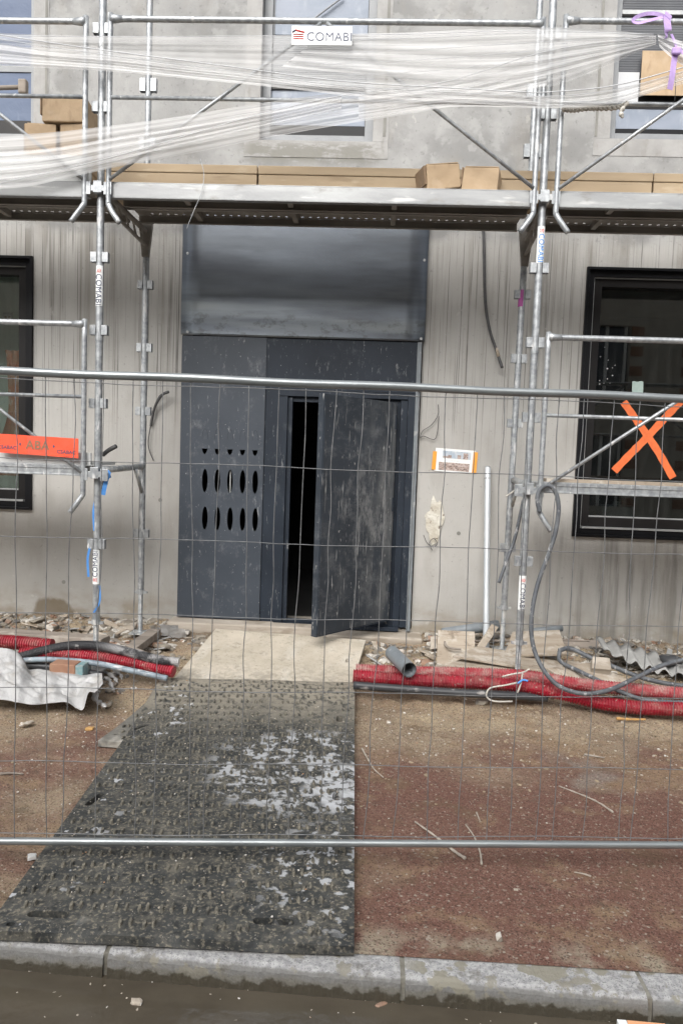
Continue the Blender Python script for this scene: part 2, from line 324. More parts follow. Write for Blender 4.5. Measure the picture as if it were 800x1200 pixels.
M['fence'] = mat('galvanised_fence_tube', (.33,.355,.36), (.25,.27,.28), (5,30,30), lay=[((.30,.33,.33), (10,40,40), .58, .7, .6)], rough=.38, metal=.6, bump=((90, .0005),))
M['tarp'] = mat('white_polythene_sheet', (.62,.62,.62), (.52,.52,.515), 3, lay=[((.34,.31,.27), (6,6,6), .5, .68, .7)], rough=.4, trans=.2, bump=((22, .012), (60,.004)))
M['wood_old'] = mat('weathered_grey_timber', (.31,.27,.23), (.20,.17,.145), (2,16,16), lay=[((.55,.50,.44), (5,5,5), .55, .7, .6)], rough=.9, bump=(((3,40,40), .002),))
M['ply'] = mat('dusty_plywood', (.42,.36,.29), (.32,.265,.205), (1.5,9,9), lay=[((.55,.51,.45), (6,6,6), .48, .62, .7, {'det': 12, 'ro': .7}), ((.19,.15,.11), (10,10,10), .54, .66, .75, {'det': 12, 'ro': .7}), ((.16,.12,.085), (2,50,50), .60, .66, .5)], rough=.9, bump=((40, .0015),))
M['fcement'] = mat('grey_fibre_cement', (.34,.34,.33), (.26,.26,.255), 6, lay=[((.52,.52,.50), (8,8,8), .56, .7, .6)], rough=.85, bump=((50,.0015),))
M['sill'] = mat('dusty_concrete_sill', (.47,.42,.36), (.38,.335,.28), (3,6,14), lay=[((.26,.22,.17), (4,4,14), .52, .65, .7), ((.20,.17,.13), None, 0, 1, .7, {'ar': [(2, .19, .14)], 'wamp': .05})], rough=.9, bump=((40,.003),))
M['rub_mat'] = mat('dirty_black_ground_mat', (.030,.033,.034), (.058,.060,.058), 9, lay=[
    ((.22,.20,.16), (5,5,5), .50, .72, .45, {'det': 12, 'ro': .75}), ((.20,.185,.15), (14,14,14), .48, .66, .5, {'det': 12, 'ro': .75, 'rough': .95}),
    ((.25,.225,.175), (70,70,70), .52, .66, .7, {'rough': .95}), ((.02,.022,.023), (30,30,30), .56, .66, .7),
    ((.36,.335,.29), (75,75,75), .655, .69, .8),
    ((.30,.272,.22), (22,22,22), .32, .52, .9, {'ar': [(1, 4.15, 4.95)], 'wamp': .7, 'wob': 4}),
    ((.50,.515,.535), (13,13,13), .50, .58, .75, {'det': 10, 'ro': .65, 'sph': (-.30, 3.80, 0, .62), 'wamp': .1, 'soft': .65, 'rough': .8}),
    ((.50,.515,.535), (14,14,14), .46, .52, .85, {'det': 10, 'ro': .6, 'sph': (.03, 3.60, 0, .34), 'wamp': .12, 'soft': .7}),
    ((.48,.495,.515), (17,17,17), .55, .60, .8, {'det': 10, 'sph': (-.02, 2.85, 0, .5), 'wamp': .05, 'soft': .5}),
    ((.50,.515,.535), (10,10,10), .62, .65, .85, {'ar': [(0, -.9, -1.25)], 'wamp': .2})],
    rough=.65, spec=.3, bump=((28, .004), (90, .002)))
M['lug'] = mat('worn_mat_stud', (.17,.155,.12), (.035,.037,.036), 22, lay=[((.24,.22,.175), (60,60,60), .52, .6, .8)], rough=.7, bump=((90,.001),))
M['pale_mat'] = mat('mud_dried_ground_mat', (.54,.485,.40), (.42,.375,.30), 4, lay=[
    ((.12,.12,.11), (24,24,24), .40, .60, .55, {'ar': [(1, 5.6, 4.9)], 'wamp': .35}), ((.10,.10,.092), None, 0, 1, .85, {'ar': [(1, 5.1, 4.95)], 'wamp': .15}),
    ((.60,.57,.51), (7,3,7), .5, .7, .5), ((.24,.22,.18), (14,14,14), .53, .66, .65, {'det': 12, 'ro': .75}), ((.28,.25,.2), (60,60,60), .58, .66, .6)],
    rough=.9, bump=((28, .004), (90, .001)))
M['ground'] = mat('muddy_pavement', (.35,.28,.195), (.25,.195,.135), 1.6, lay=[
    ((.165,.083,.064), None, 0, 1, .9, {'ar': [(0, -.3, .1), (1, 4.55, 3.5)], 'wamp': 1.3, 'wob': 1.6}),
    ((.165,.086,.066), (1.5,1.5,1), .40, .56, .85, {'ar': [(1, 4.6, 4.2)], 'wamp': .6}),
    ((.28,.20,.125), (2.0,2.6,1), .50, .62, .75, {'det': 10, 'ro': .65}),
    ((.45,.37,.25), (1.2,2,1), .44, .60, .9, {'ar': [(1, 4.2, 4.9)], 'wamp': .6}),
    ((.26,.24,.21), (3,3,3), .5, .62, .6, {'sph': (1.25, 4.05, 0, .35), 'wamp': .1}),
    ((.36,.32,.24), (6,6,6), .42, .6, .8, {'ar': [(1, 2.62, 2.46)], 'wamp': .12, 'wob': 8}),
    ((.36,.33,.27), (50,50,50), .60, .66, .5),
    ((.30,.19,.155), 190, .80, .86, .6, {'cells': 1}), ((.05,.03,.025), 170, .20, .12, .6, {'cells': 1}),
    ((.15,.125,.095), (2.2,3,1), .50, .66, .65, {'det': 10, 'ro': .65, 'ar': [(1, 4.7, 5.4)], 'wamp': .4}), ((.10,.08,.06), (8,8,8), .57, .70, .6, {'det': 12, 'ro': .7}), ((.15,.10,.065), (3,4,1), .54, .64, .6, {'det': 10, 'ro': .7}), ((.40,.36,.30), 110, .975, .985, .7, {'cells': 1})],
    rough=.92, spec=.2, bump=((90, .008), (24, .012), (200, .004)))
M['road'] = mat('wet_road_asphalt', (.06,.052,.042), (.085,.072,.058), 3, rough=.5, bump=((90,.004),))
M['granite'] = mat('granite_kerb_wet_at_foot', (.46,.46,.455), (.28,.28,.285), 55, lay=[
    ((.14,.14,.145), (170,170,170), .55, .64, .8), ((.16,.158,.15), None, 0, 1, .85, {'ar': [(2, -.006, -.016)], 'wamp': .014, 'wob': 14}), ((.13,.12,.10), (14,14,14), .50, .66, .65, {'det': 10, 'ro': .7}),
    ((.25,.235,.185), (8,8,8), .53, .56, .9, {'ar': [(0, .1, .3)], 'wamp': .3}), ((.24,.225,.18), (9,9,9), .57, .61, .8, {'det': 12, 'ro': .65}),
    ((.15,.14,.115), None, 0, 1, .7, {'ar': [(2, -.030, -.050)], 'wamp': .05, 'wob': 9}), ((.052,.044,.030), None, 0, 1, .92, {'ar': [(2, -.045, -.060)], 'wamp': .08, 'wob': 24, 'rough': .35})], rough=.8, bump=((60, .004), (160, .002)))
M['mortar'] = mat('mossy_mortar_joint', (.27,.26,.225), (.15,.14,.115), 20, rough=.95, bump=((60,.004),))
M['stone'] = mat('mixed_rubble', (.34,.305,.25), (.20,.175,.145), 11, lay=[((.60,.57,.52), 14, .62, .8, .9, {'cells': 1}), ((.30,.18,.12), 13, .14, .05, .9, {'cells': 1}), ((.13,.125,.12), 17, .8, .9, .8, {'cells': 1})], rough=.95, bump=((50,.004),))
M['chip'] = mat('pale_stone_chips', (.50,.45,.37), (.33,.28,.23), 40, lay=[((.70,.68,.64), 60, .75, .85, .9, {'cells': 1}), ((.38,.22,.12), 50, .1, .04, .9, {'cells': 1})], rough=.95, bump=())
M['clod'] = mat('dried_mud_clods', (.36,.29,.20), (.24,.185,.125), 9, lay=[((.15,.12,.09), 20, .14, .05, .8, {'cells': 1})], rough=.95, bump=())
M['brick'] = mat('chipped_brick', (.34,.20,.13), (.27,.14,.09), 10, rough=.9, bump=((40,.003),))
M['cyan'] = mat('turquoise_print', (.12,.50,.55), (.2,.55,.6), 20, rough=.6)
M['cyan_dull'] = mat('faded_turquoise_print', (.14,.27,.29), (.3,.34,.33), 30, rough=.8)
M['peach'] = mat('peach_print', (.80,.42,.22), (.76,.38,.2), 20, rough=.6)
M['blue'] = mat('blue_webbing', (.06,.24,.62), (.10,.30,.68), 30, rough=.7)
M['purple'] = mat('lilac_ratchet_strap', (.50,.36,.66), (.42,.29,.58), 40, rough=.75, bump=((140,.001),))
M['stick'] = mat('dry_pale_twig', (.46,.41,.35), (.34,.30,.25), 30, rough=.9)
M['timber_orange'] = mat('orange_brown_wood_chip', (.55,.33,.12), (.45,.26,.10), 20, rough=.9)
M['rope'] = mat('dirty_white_rope', (.55,.53,.48), (.44,.42,.38), 40, rough=.95)
M['maghta'] = mat('magenta_spray_mark', (.42,.10,.32), (.36,.08,.28), 20, rough=.7)
M['cream'] = mat('cream_render', (.52,.48,.41), (.46,.42,.36), 2)
M['water'] = mat('muddy_gutter_water', (.060,.050,.036), (.090,.076,.056), (2,4,1), lay=[((.085,.075,.055), (2,5,1), .5, .7, .5)], rough=.08, bump=((18, .0016),), spec=.4)
M['tile'] = mat('poster_picture_sky', (.35,.42,.50), (.62,.64,.66), (25,1,14), rough=.8, bump=())
M['tile2'] = mat('poster_picture_terrain', (.30,.22,.19), (.55,.46,.42), (30,1,60), lay=[((.12,.09,.08), (60,1,80), .56, .62, .9)], rough=.8, bump=())
# ------------------------------------------------------------------ ground, road, water
def nse(x, y, s, k=0): return noise.noise(Vector((x*s+k, y*s-k, k)))
def gz(x, y):
    if y < 2.5: return 0
    z = .14*sstep(y, 4.1, 6.4)+.06*sstep(y, 5.9, 6.4)*(1 if x < -1.6 or x > .5 else .3)
    a = sstep(y, 2.5, 3.2)
    z += a*(.008*nse(x, y, 1.7)+.008*nse(x, y, 6, 3))+sstep(y, 4.2, 5)*(.018*nse(x, y, 9, 5)+.02*nse(x, y, 3, 9))
    if x < -1.2: z += a*.02*nse(x, y, 4, 2)
    if 3.4 < y: z += .006*nse(x, y, 22, 8)
    z += sstep(y, 4.3, 5.2)*(.022*abs(nse(x, y, 7, 12))+.012*nse(x, y, 15, 14))
    return z
def lin(a, b, st): n = max(1, int(round((b-a)/st))); return [a+(b-a)*i/n for i in range(n)]
xs = [-80,-30,-12,-6]+lin(-4, 4, .035)+[4,6,12,30,80]
ys = lin(2.42, 6.5, .03)+[6.5, 8, 12, 20, 40, 80]
g = MB()
g.v = [(x, y, gz(x, y) if -6 < x < 6 else gz(x, y)) for y in ys for x in xs]
nx = len(xs)
g.f = [(j*nx+i, j*nx+i+1, (j+1)*nx+i+1, (j+1)*nx+i) for j in range(len(ys)-1) for i in range(nx-1)]; g.mi = [0]*len(g.f)
tag(g.build('pavement', M['ground'], smooth=True), kind='structure')
g = MB(); xs2 = [-80,-20,-6,-3,0,3,6,20,80]; ys2 = [-80,-20,-8,-3,0,1,2.6]
g.v = [(x, y, -.13) for y in ys2 for x in xs2]; g.f = [(j*9+i, j*9+i+1, (j+1)*9+i+1, (j+1)*9+i) for j in range(6) for i in range(8)]; g.mi = [0]*48
tag(g.build('road', M['road']), kind='structure')
g = MB(); g.add([(-8,-.6,-.085),(8,-.6,-.085),(8,2.42,-.085),(-8,2.42,-.085)], [(0,1,2,3)])
tag(g.build('gutter_water', M['water']), kind='structure')
# kerb stones
kj = [-2.7, PZ(126,1112,0).x, PZ(471,1125,0).x, PZ(752,1150,0).x, 2.1, 3.2]
klab = ['grey granite kerb stone at the left end below the wide ground mat',
        'long granite kerb stone under the mat edge with pebbles lying on it',
        'mortar-smeared granite kerb stone between two joints right of the mat',
        'granite kerb stone at the far right beyond the mortar-filled crack', 'granite kerb stone further along the kerb to the right']
for i in range(4):
    a, b = kj[i]+.008, kj[i+1]-.008
    k = MB(); n = 90
    prof = [(2.475, -.20), (2.475, -.004), (2.352, -.003), (2.336, -.009), (2.328, -.022), (2.305, -.20)]
    for q in range(n+1):
        x = a+(b-a)*q/n; sh = -.03*(x+.2)
        for (yy, zz) in prof: k.v.append((x, yy+(sh if yy < 2.4 else 0)+.004*nse(x, zz, 13, i)+.003*nse(x, zz*4, 50, i), zz+.003*nse(x, yy, 15, i)+.0025*nse(x, yy*3, 45, i)))
    m6 = len(prof)
    for q in range(n):
        for p in range(m6-1): k.f.append((q*m6+p, q*m6+p+1, (q+1)*m6+p+1, (q+1)*m6+p))
    k.f.append(tuple(range(m6))); k.f.append(tuple(n*m6+p for p in range(m6))[::-1]); k.mi = [0]*len(k.f)
    tag(k.build('kerb_stone', M['granite']), klab[i], 'kerb stone', 'granite kerb stones along the gutter')
for i in range(1, 4):
    k = MB(); k.box(kj[i]-.0085, kj[i]+.0085, 2.335-.03*(kj[i]+.2), 2.47, -.2, -.007)
    tag(k.build('mortar_joint', M['mortar']), kind='structure')
# ------------------------------------------------------------------ the building
B = thing('concrete_building', 'raw concrete building behind the scaffold with steel entrance front', 'building', (0, W_, 0))
def px_x(px, py, Y=W_): return PY(px, py, Y).x
holes = {'entry': (-1.675, .385, .22, 3.72),
         'll': (-4.35, PY(39,450,W_).x, PY(20,597,W_).z, PY(20,300,W_).z),
         'lr': (PY(678,470,W_).x, 3.9, PY(735,631,W_).z, PY(735,314,W_).z),
         'ul': (-4.35, PY(40,80,W_).x, PY(20,163,W_).z, 6.1),
         'um': (PY(306,90,W_).x, PY(439,90,W_).x, PY(380,165,W_).z, 6.1),
         'ur': (PY(718,90,W_).x, 3.9, PY(760,163,W_).z, 6.1)}
X0, X1, Z0, Z1, WT = -9, 9, -.3, 7.6, .34
gx = sorted({X0, X1}|{h[i] for h in holes.values() for i in (0, 1)}); gzs = sorted({Z0, Z1, }|{h[i] for h in holes.values() for i in (2, 3)})
b = MB(); idx = {}
def vid(i, j, k):
    if (i, j, k) not in idx: idx[i, j, k] = len(b.v); b.v.append((gx[i], W_+(WT if k else 0), gzs[j]))
    return idx[i, j, k]
def solid(i, j):
    if i < 0 or j < 0 or i >= len(gx)-1 or j >= len(gzs)-1: return None
    cx, cz = (gx[i]+gx[i+1])/2, (gzs[j]+gzs[j+1])/2
    return not any(h[0] < cx < h[1] and h[2] < cz < h[3] for h in holes.values())
for i in range(len(gx)-1):
    for j in range(len(gzs)-1):
        if not solid(i, j): continue
        b.f.append((vid(i,j,0), vid(i+1,j,0), vid(i+1,j+1,0), vid(i,j+1,0)))
        b.f.append((vid(i,j,1), vid(i,j+1,1), vid(i+1,j+1,1), vid(i+1,j,1)))
        for di, dj, e in ((-1,0,((i,j),(i,j+1))), (1,0,((i+1,j),(i+1,j+1))), (0,-1,((i,j),(i+1,j))), (0,1,((i,j+1),(i+1,j+1)))):
            if not solid(i+di, j+dj):
                (a, c), (d, e2) = e; b.f.append((vid(a,c,0), vid(d,e2,0), vid(d,e2,1), vid(a,c,1)))
b.mi = [0]*len(b.f)
wall = b.build('wall', M['wall'], B)
b = MB(); b.box(X0, X1, W_+WT, 14, Z1-.3, Z1); b.build('roof', M['plaster'], B)
b = MB(); b.box(X0, X0+.3, W_+WT, 14, Z0, Z1-.3); b.box(X1-.3, X1, W_+WT, 14, Z0, Z1-.3); b.box(X0+.3, X1-.3, 13.7, 14, Z0, Z1-.3)
b.build('rear_walls', M['plaster'], B)
def room(name, x0, x1, z0, z1, dep, m_):
    y0, y1 = W_+WT+.002, W_+WT+dep
    r = MB(); r.add([(x0,y0,z0),(x1,y0,z0),(x1,y1,z0),(x0,y1,z0),(x0,y0,z1),(x1,y0,z1),(x1,y1,z1),(x0,y1,z1)], [(0,3,2,1),(4,5,6,7),(1,2,6,5),(2,3,7,6),(3,0,4,7)])
    return r.build(name, m_, B)
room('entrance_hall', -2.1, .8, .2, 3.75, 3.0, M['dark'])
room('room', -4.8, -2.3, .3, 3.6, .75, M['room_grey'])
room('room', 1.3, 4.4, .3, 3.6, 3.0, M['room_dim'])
# smoothed bands round the upper windows, form joints, holes
def slab(x0, x1, z0, z1, m_, name='surround', t=.004): s_ = MB(); s_.box(x0, x1, W_-t, W_-.001, z0, z1); return s_.build(name, m_, B)
for h, sides in (('um', 'lrb'), ('ur', 'lb'), ('ul', 'r')):
    x0, x1, z0, z1 = holes[h]; tk = .13
    if 'b' in sides: slab(x0-tk, min(x1+tk, 4.2), z0-.14, z0-.002, M['plaster'])
    if 'l' in sides: slab(x0-tk, x0-.001, z0-.001, z1, M['plaster'], t=.0045)
    if 'r' in sides: slab(x1+.001, x1+tk, z0-.001 if h != 'ul' else z0-.1, z1, M['plaster'], t=.0045)
def blob(cx, cz, rx, rz, m_, name, n=28, t=.003, k=0):
    o = []
    for i in range(n):
        a = 2*math.pi*i/n; q = 1+.45*noise.noise(Vector((math.cos(a)*2+k, math.sin(a)*2, k)))
        o.append((cx+rx*q*math.cos(a), cz+rz*q*math.sin(a)))
    return plate(name, o, [], t, Matrix.Translation((0, W_-t/2-.0045, 0)) @ FRONT, m_, B)
for i, (px, py) in enumerate([(188,586),(537,625),(75,682)]):
    c = PY(px, py, W_); o = MB(); o.tube([(c.x,W_-.003,c.z),(c.x,W_-.0012,c.z)], .017, 16); o.build('tie_hole_plug', M['patch'], B)
# chipped hole below the poster
c = PY(509, 612, W_); hb = blob(c.x, c.z, .075, .19, M['tarp'], 'filled_hole', k=5, t=.008); hb.data.materials[0] = mat('raw_white_plaster', (.66,.64,.57), (.5,.46,.38), 14, lay=[((.2,.16,.12), (26,26,26), .57,.63,.9)], rough=.95, bump=((40,.01),))
# ---- metal entrance
ent = []
zt = PY(350, 397, W_).z                 # joint between big raw sheet and painted panels
sh = MB(); n = 60; xa, xb = -1.683, .392; z0, z1 = zt, 3.74
for j in range(n+1):
    for i in range(13):
        z = z0+(z1-z0)*j/n; x = xa+(xb-xa)*i/12
        sh.v.append((x, 6.355-(.0045*math.sin((z-z0)*7.0+.3*math.sin(x*1.1))+.0015*math.sin((z-z0)*15+x*.5))*min(1, 7*j/n), z))
for j in range(n):
    for i in range(12): q = j*13+i; sh.f.append((q, q+1, q+14, q+13))
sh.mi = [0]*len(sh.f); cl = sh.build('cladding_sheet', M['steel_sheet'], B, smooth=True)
mod = cl.modifiers.new('s', 'SOLIDIFY'); mod.thickness = .003; mod.offset = 0
for px, py in [(220,297),(220,389),(497,305),(493,397)]:
    c = PY(px, py, 6.34); s_ = MB(); s_.tube([(c.x,6.342,c.z),(c.x,6.333,c.z)], .011, 12); s_.build('screw', M['alu'], cl)
zs = PY(330, 728, W_).z
FX0, FX1 = -.945, -.71
ENT = link('entrance_door', MB().box(-1.676, .37, 6.372, 6.43, 2.26, zt-.004).mesh(.002), M['anth_dark'], B)
# perforated fixed panel
hol = []
for r_, (py, hh) in enumerate([(519, 0), (563, 1), (607, 1)]):
    for k in range(5):
        c = PY(240.3+14.7*k+(0 if r_ else 0), py+.5*k+(4 if not r_ else 0), 6.37)
        if r_ == 0:
            zb = PY(240+14.7*k, 532+.5*k, 6.37).z; zt2 = PY(240+14.7*k, 525.6+.5*k, 6.37).z
            hol.append([(c.x-.024, zt2), (c.x-.017, zb+.017), (c.x-.006, zb), (c.x+.006, zb), (c.x+.017, zb+.017), (c.x+.024, zt2)])
        else: hol.append(oval(c.x, c.z, .0245, .101))
pz0 = PY(250, 724, 6.37).z
plate('perforated_panel', [(-1.672, pz0), (FX0, pz0), (FX0, zt-.006), (-1.672, zt-.006)], hol, .004, Matrix.Translation((0, 6.366, 0)) @ FRONT, M['anth'], ENT)
for k in range(5):                      # outline of the blanked upper ovals
    c = PY(240.3+14.7*k, 514+.5*k, 6.362); a = oval(c.x, c.z, .0245, .085, 28)[:15]
    r_ = MB(); r_.tube([(x, 6.3635, z) for x, z in a], .0009, 5); r_.build('cover_outline', M['black'], ENT)
c = PY(270, 563, 6.4); r_ = MB(); r_.box(c.x-.004, c.x+.006, 6.39, 6.40, c.z-.12, c.z+.09); r_.build('sheet_edge', M['alu'], ENT)
mm = MB(); mm.box(FX0+.002, FX1-.12, 6.375, 6.40, zs, 2.255); mm.box(FX1-.119, FX1-.04, 6.362, 6.42, zs, 2.2); mm.box(FX1-.039, FX1, 6.385, 6.46, zs, 2.2)
mm.build('left_jamb', M['anth_dark'], ENT, bevel=.002)
mm = MB(); mm.box(.165, .215, 6.40, 6.46, zs, 2.2); mm.box(.216, .275, 6.375, 6.42, zs, 2.2); mm.box(.276, .335, 6.36, 6.40, zs, 2.255)
mm.build('right_jamb', M['anth_dark'], ENT, bevel=.002)
mm = MB(); mm.box(.3355, .372, 6.355, 6.40, zs-.03, zt-.006); mm.build('galvanised_corner_strip', M['grey_pipe'], ENT, bevel=.002)
mm = MB(); mm.box(FX1, .16, 6.40, 6.45, 2.16, 2.255); mm.box(FX1-.12, .275, 6.3605, 6.398, 2.205, 2.2575); mm.build('head_jamb', M['anth_dark'], ENT, bevel=.002)
mm = MB(); mm.box(FX1-.11, .27, 6.345, 6.50, zs-.035, zs-.001); mm.box(FX1, .16, 6.40, 6.42, zs, zs+.03); mm.build('threshold', M['anth_dark'], ENT, bevel=.002)
mm = MB(); mm.box(-1.676, -1.0, 6.40, 6.42, pz0-.03, zt-.01); mm.build('backing_plate', M['dark'], ENT)
bpy.data.objects.remove(bpy.data.objects['backing_plate'])
# leaf
hx, hy = .165, 6.372; lx, ly = PY(372, 600, 5.66).x, 5.66
d = Vector((lx-hx, ly-hy, 0)); Lf = d.length; d.normalize(); nrm = Vector((d.y, -d.x, 0))
LM = Matrix.Translation((hx, hy, 0)) @ Matrix(((d.x, nrm.x, 0, 0), (d.y, nrm.y, 0, 0), (0, 0, 1, 0), (0, 0, 0, 1)))
lf = link('door_leaf', MB().box(0, Lf, -.028, .028, .308, 2.175, LM).mesh(.003), M['leaf'], ENT)
sg = 1 if (LM.to_3x3() @ Vector((0, 1, 0))).y < 0 else -1
e = MB(); e.box(.02, .045, sg*.0285, sg*.034, .33, 2.16, LM); e.box(Lf-.032, Lf-.008, sg*.0285, sg*.034, .32, 2.165, LM); e.build('edge_fold', M['leaf'], lf, bevel=.001)
e = MB(); e.box(0, Lf, -.0275, .0275, .296, .3075, LM); e.build('drip_edge', M['anth_dark'], lf)
for z in (.55, 1.25, 1.95): e = MB(); e.tube([(hx+.012, hy-.035, z), (hx+.012, hy-.035, z+.12)], .011, 10); e.build('hinge', M['anth_dark'], lf)
# step of concrete under the door
s_ = MB(); s_.box(-1.72, FX0+.6, 6.20, 6.6, -.05, pz0-.012); s_.box(FX0+.602, .47, 6.16, 6.6, -.05, zs-.045); s_.build('door_step', M['sill'], B, bevel=.012)
# ---- windows
def frame_ring(x0, x1, z0, z1, t, y0, y1, name, m_, par, tb=None):
    f = MB(); tb = tb or t
    f.box(x0, x0+t, y0, y1, z0, z1); f.box(x1-t, x1, y0, y1, z0, z1); f.box(x0+t, x1-t, y0, y1, z1-t, z1); f.box(x0+t, x1-t, y0, y1, z0, z0+tb)
    return f.build(name, m_, par, bevel=.002)
def lower_window(h, gl):
    x0, x1, z0, z1 = holes[h]
    wd = frame_ring(x0+.001, x1-.001, z0+.001, z1-.001, .022, 6.375, 6.56, 'window', M['black'], B)
    frame_ring(x0+.023, x1-.023, z0+.023, z1-.023, .05, 6.41, 6.55, 'casing', M['black'], wd)
    frame_ring(x0+.074, x1-.074, z0+.074, z1-.074, .009, 6.432, 6.50, 'bead', M['alu'], wd)
    frame_ring(x0+.084, x1-.084, z0+.084, z1-.084, .065, 6.445, 6.53, 'sash', M['frame_grey'], wd, tb=.085)
    g_ = MB(); g_.box(x0+.149, x1-.149, 6.50, 6.504, z0+.169, z1-.149); g_.build('pane', gl, wd)
    s_ = MB(); s_.box(x0+.085, x1-.085, 6.40, 6.444, z0+.0735, z0+.088); s_.build('sill', M['alu'], wd)
    r_ = MB(); r_.box(x0+.149, x1-.149, 6.490, 6.4995, z0+.1695, z0+.180); r_.build('glazing_bead', M['alu'], wd)
    return wd
wl = lower_window('ll', M['glass_l']); wr = lower_window('lr', M['glass_r'])
# things inside the left room, behind the glass
c = PY(8, 371, 7.45); s_ = MB(); s_.box(c.x-.05, c.x+.05, 7.472, 7.489, c.z-.05, c.z+.05); so_ = s_.build('wall_socket', M['paper'], B, bevel=.006)
s_ = MB(); s_.box(c.x-.032, c.x-.008, 7.466, 7.4715, c.z-.016, c.z+.01); s_.box(c.x+.008, c.x+.032, 7.466, 7.4715, c.z-.016, c.z+.01); s_.build('socket_mark', M['craftdark'], so_)
# orange sheeting hanging inside
xr = holes['ll'][1]
s_ = MB()
for j in range(40):
    for i in range(9):
        z = 1.42+1.15*j/39; wdt = .16+.05*math.sin(z*5)+.16*max(0, (1.75-z)/.4)
        s_.v.append((xr-.27-wdt*(1-i/8)**1.0-.02*math.sin(z*9), 6.74+.02*math.sin(i*2.2+z*6)+.015*nse(i, z, 5), z))
for j in range(39):
    for i in range(8): q = j*9+i; s_.f.append((q, q+1, q+10, q+9))
s_.mi = [0]*len(s_.f)
tag(s_.build('plastic_sheet', mat('orange_plastic_sheeting', (.62,.18,.08), (.55,.28,.18), 9, lay=[((.7,.6,.55), (14,14,8), .55,.65,.7)], rough=.4), smooth=True), 'crumpled orange plastic sheeting hanging inside the lower left window', 'plastic sheet')
# orange X of tape and small sticker on right window
def strip(pts, w_, Y, name, m_, par=None, t=.0012):
    p = [PY(x, y, Y) for x, y in pts]; q = crv(p, 6); s_ = MB(); top = []; bot = []
    for i, a in enumerate(q):
        tt = (q[min(i+1, len(q)-1)]-q[max(i-1, 0)]).normalized(); nn = Vector((-tt.z, 0, tt.x))*(w_/2)*(1+.06*math.sin(i*1.7))
        top.append(a+nn); bot.append(a-nn)
    n_ = len(q)
    for rows, yy in ((top, 0), (bot, 0), (top, -t), (bot, -t)): s_.v += [(v.x, v.y+yy, v.z) for v in rows]
    for i in range(n_-1):
        s_.f += [(2*n_+i, 2*n_+i+1, 3*n_+i+1, 3*n_+i), (i, n_+i, n_+i+1, i+1), (i, i+1, 2*n_+i+1, 2*n_+i), (n_+i, 3*n_+i, 3*n_+i+1, n_+i+1)]
    s_.f += [(0, 2*n_, 3*n_, n_), (n_-1, 2*n_-1, 4*n_-1, 3*n_-1)]; s_.mi = [0]*len(s_.f)
    return s_.build(name, m_, par)
tx = thing('tape_cross', 'big orange X of marking tape stuck on the right window pane', 'tape mark', PY(757, 555, 6.497))
strip([(730,471),(742,488),(757,509),(772,532),(788,560)], .062, 6.499, 'tape_strip', M['tape'], tx)
strip([(797,470),(782,486),(757,513),(738,532),(719,552)], .064, 6.4975, 'tape_strip', M['tape'], tx)
st = strip([(740,455),(753,455)], .115, 6.4985, 'paper_sticker', mat('pale_green_sticker', (.40,.52,.48), (.46,.56,.52), 30)); tag(st, 'small pale green square sticker on the right window above the orange X', 'sticker')
for px, py in [(703,418),(712,422),(711,432),(717,431),(717,440),(711,444),(707,449),(702,450),(714,449),(702,446),(708,407),(720,428)]:
    c = PY(px, py, 6.499); rr = random.uniform(.003, .008); sp = MB(); sp.tube([(c.x, 6.4995, c.z), (c.x, 6.4975, c.z)], rr, 8); sp.build('paint_splash', M['paper'], wr)
c = PY(718, 592, 6.7)
bx_ = thing('jerrycan', 'small pale blue can seen through the bottom of the right window', 'can', (c.x, 6.68, holes['lr'][2]+.17))
s_ = MB(); s_.box(c.x-.13, c.x+.16, 6.6, 6.76, holes['lr'][2]+.0, holes['lr'][2]+.27); s_.build('body', M['film'], bx_, bevel=.02)
s_ = MB(); s_.tube([(c.x+.02, 6.68, holes['lr'][2]+.272), (c.x+.02, 6.68, holes['lr'][2]+.30)], .03, 12); s_.build('cap', M['paper'], bx_)
# upper windows
def upper_window(h, parts):
    x0, x1, z0, z1 = holes[h]
    wd = frame_ring(x0+.001, x1-.001, z0+.001, z1-.001, .07, 6.50, 6.60, 'window', M['slat'], B, tb=.085)
    for (nm, mt, a, bb, c_, d_, yy) in parts:
        p = MB(); p.box(a, bb, yy, yy+.01, c_, d_); p.build(nm, M[mt], wd, bevel=.001)
    return wd
def zz(px, py, Y=6.54): return PY(px, py, Y).z
def xx(px, py, Y=6.54): return PY(px, py, Y).x
a, b_, z0, z1 = holes['um']
uw = upper_window('um', [('film_panel', 'film', xx(322,50), b_-.075, zz(380,42), 6.05, 6.53), ('film_panel', 'film', xx(311,50), b_-.075, zz(380,148), zz(380,104), 6.53),
    ('shutter_box', 'slat', a+.072, b_-.072, zz(380,104)+.002, zz(380,43)-.002, 6.535), ('transom_bar', 'frame_grey', a+.072, b_-.072, zz(380,107), zz(380,102), 6.515),
    ('bottom_rail', 'black', a+.072, b_-.072, z0+.087, zz(380,148)-.002, 6.525), ('side_panel', 'slat', a+.0715, xx(322,50)-.002, zz(380,42), 6.05, 6.532)])
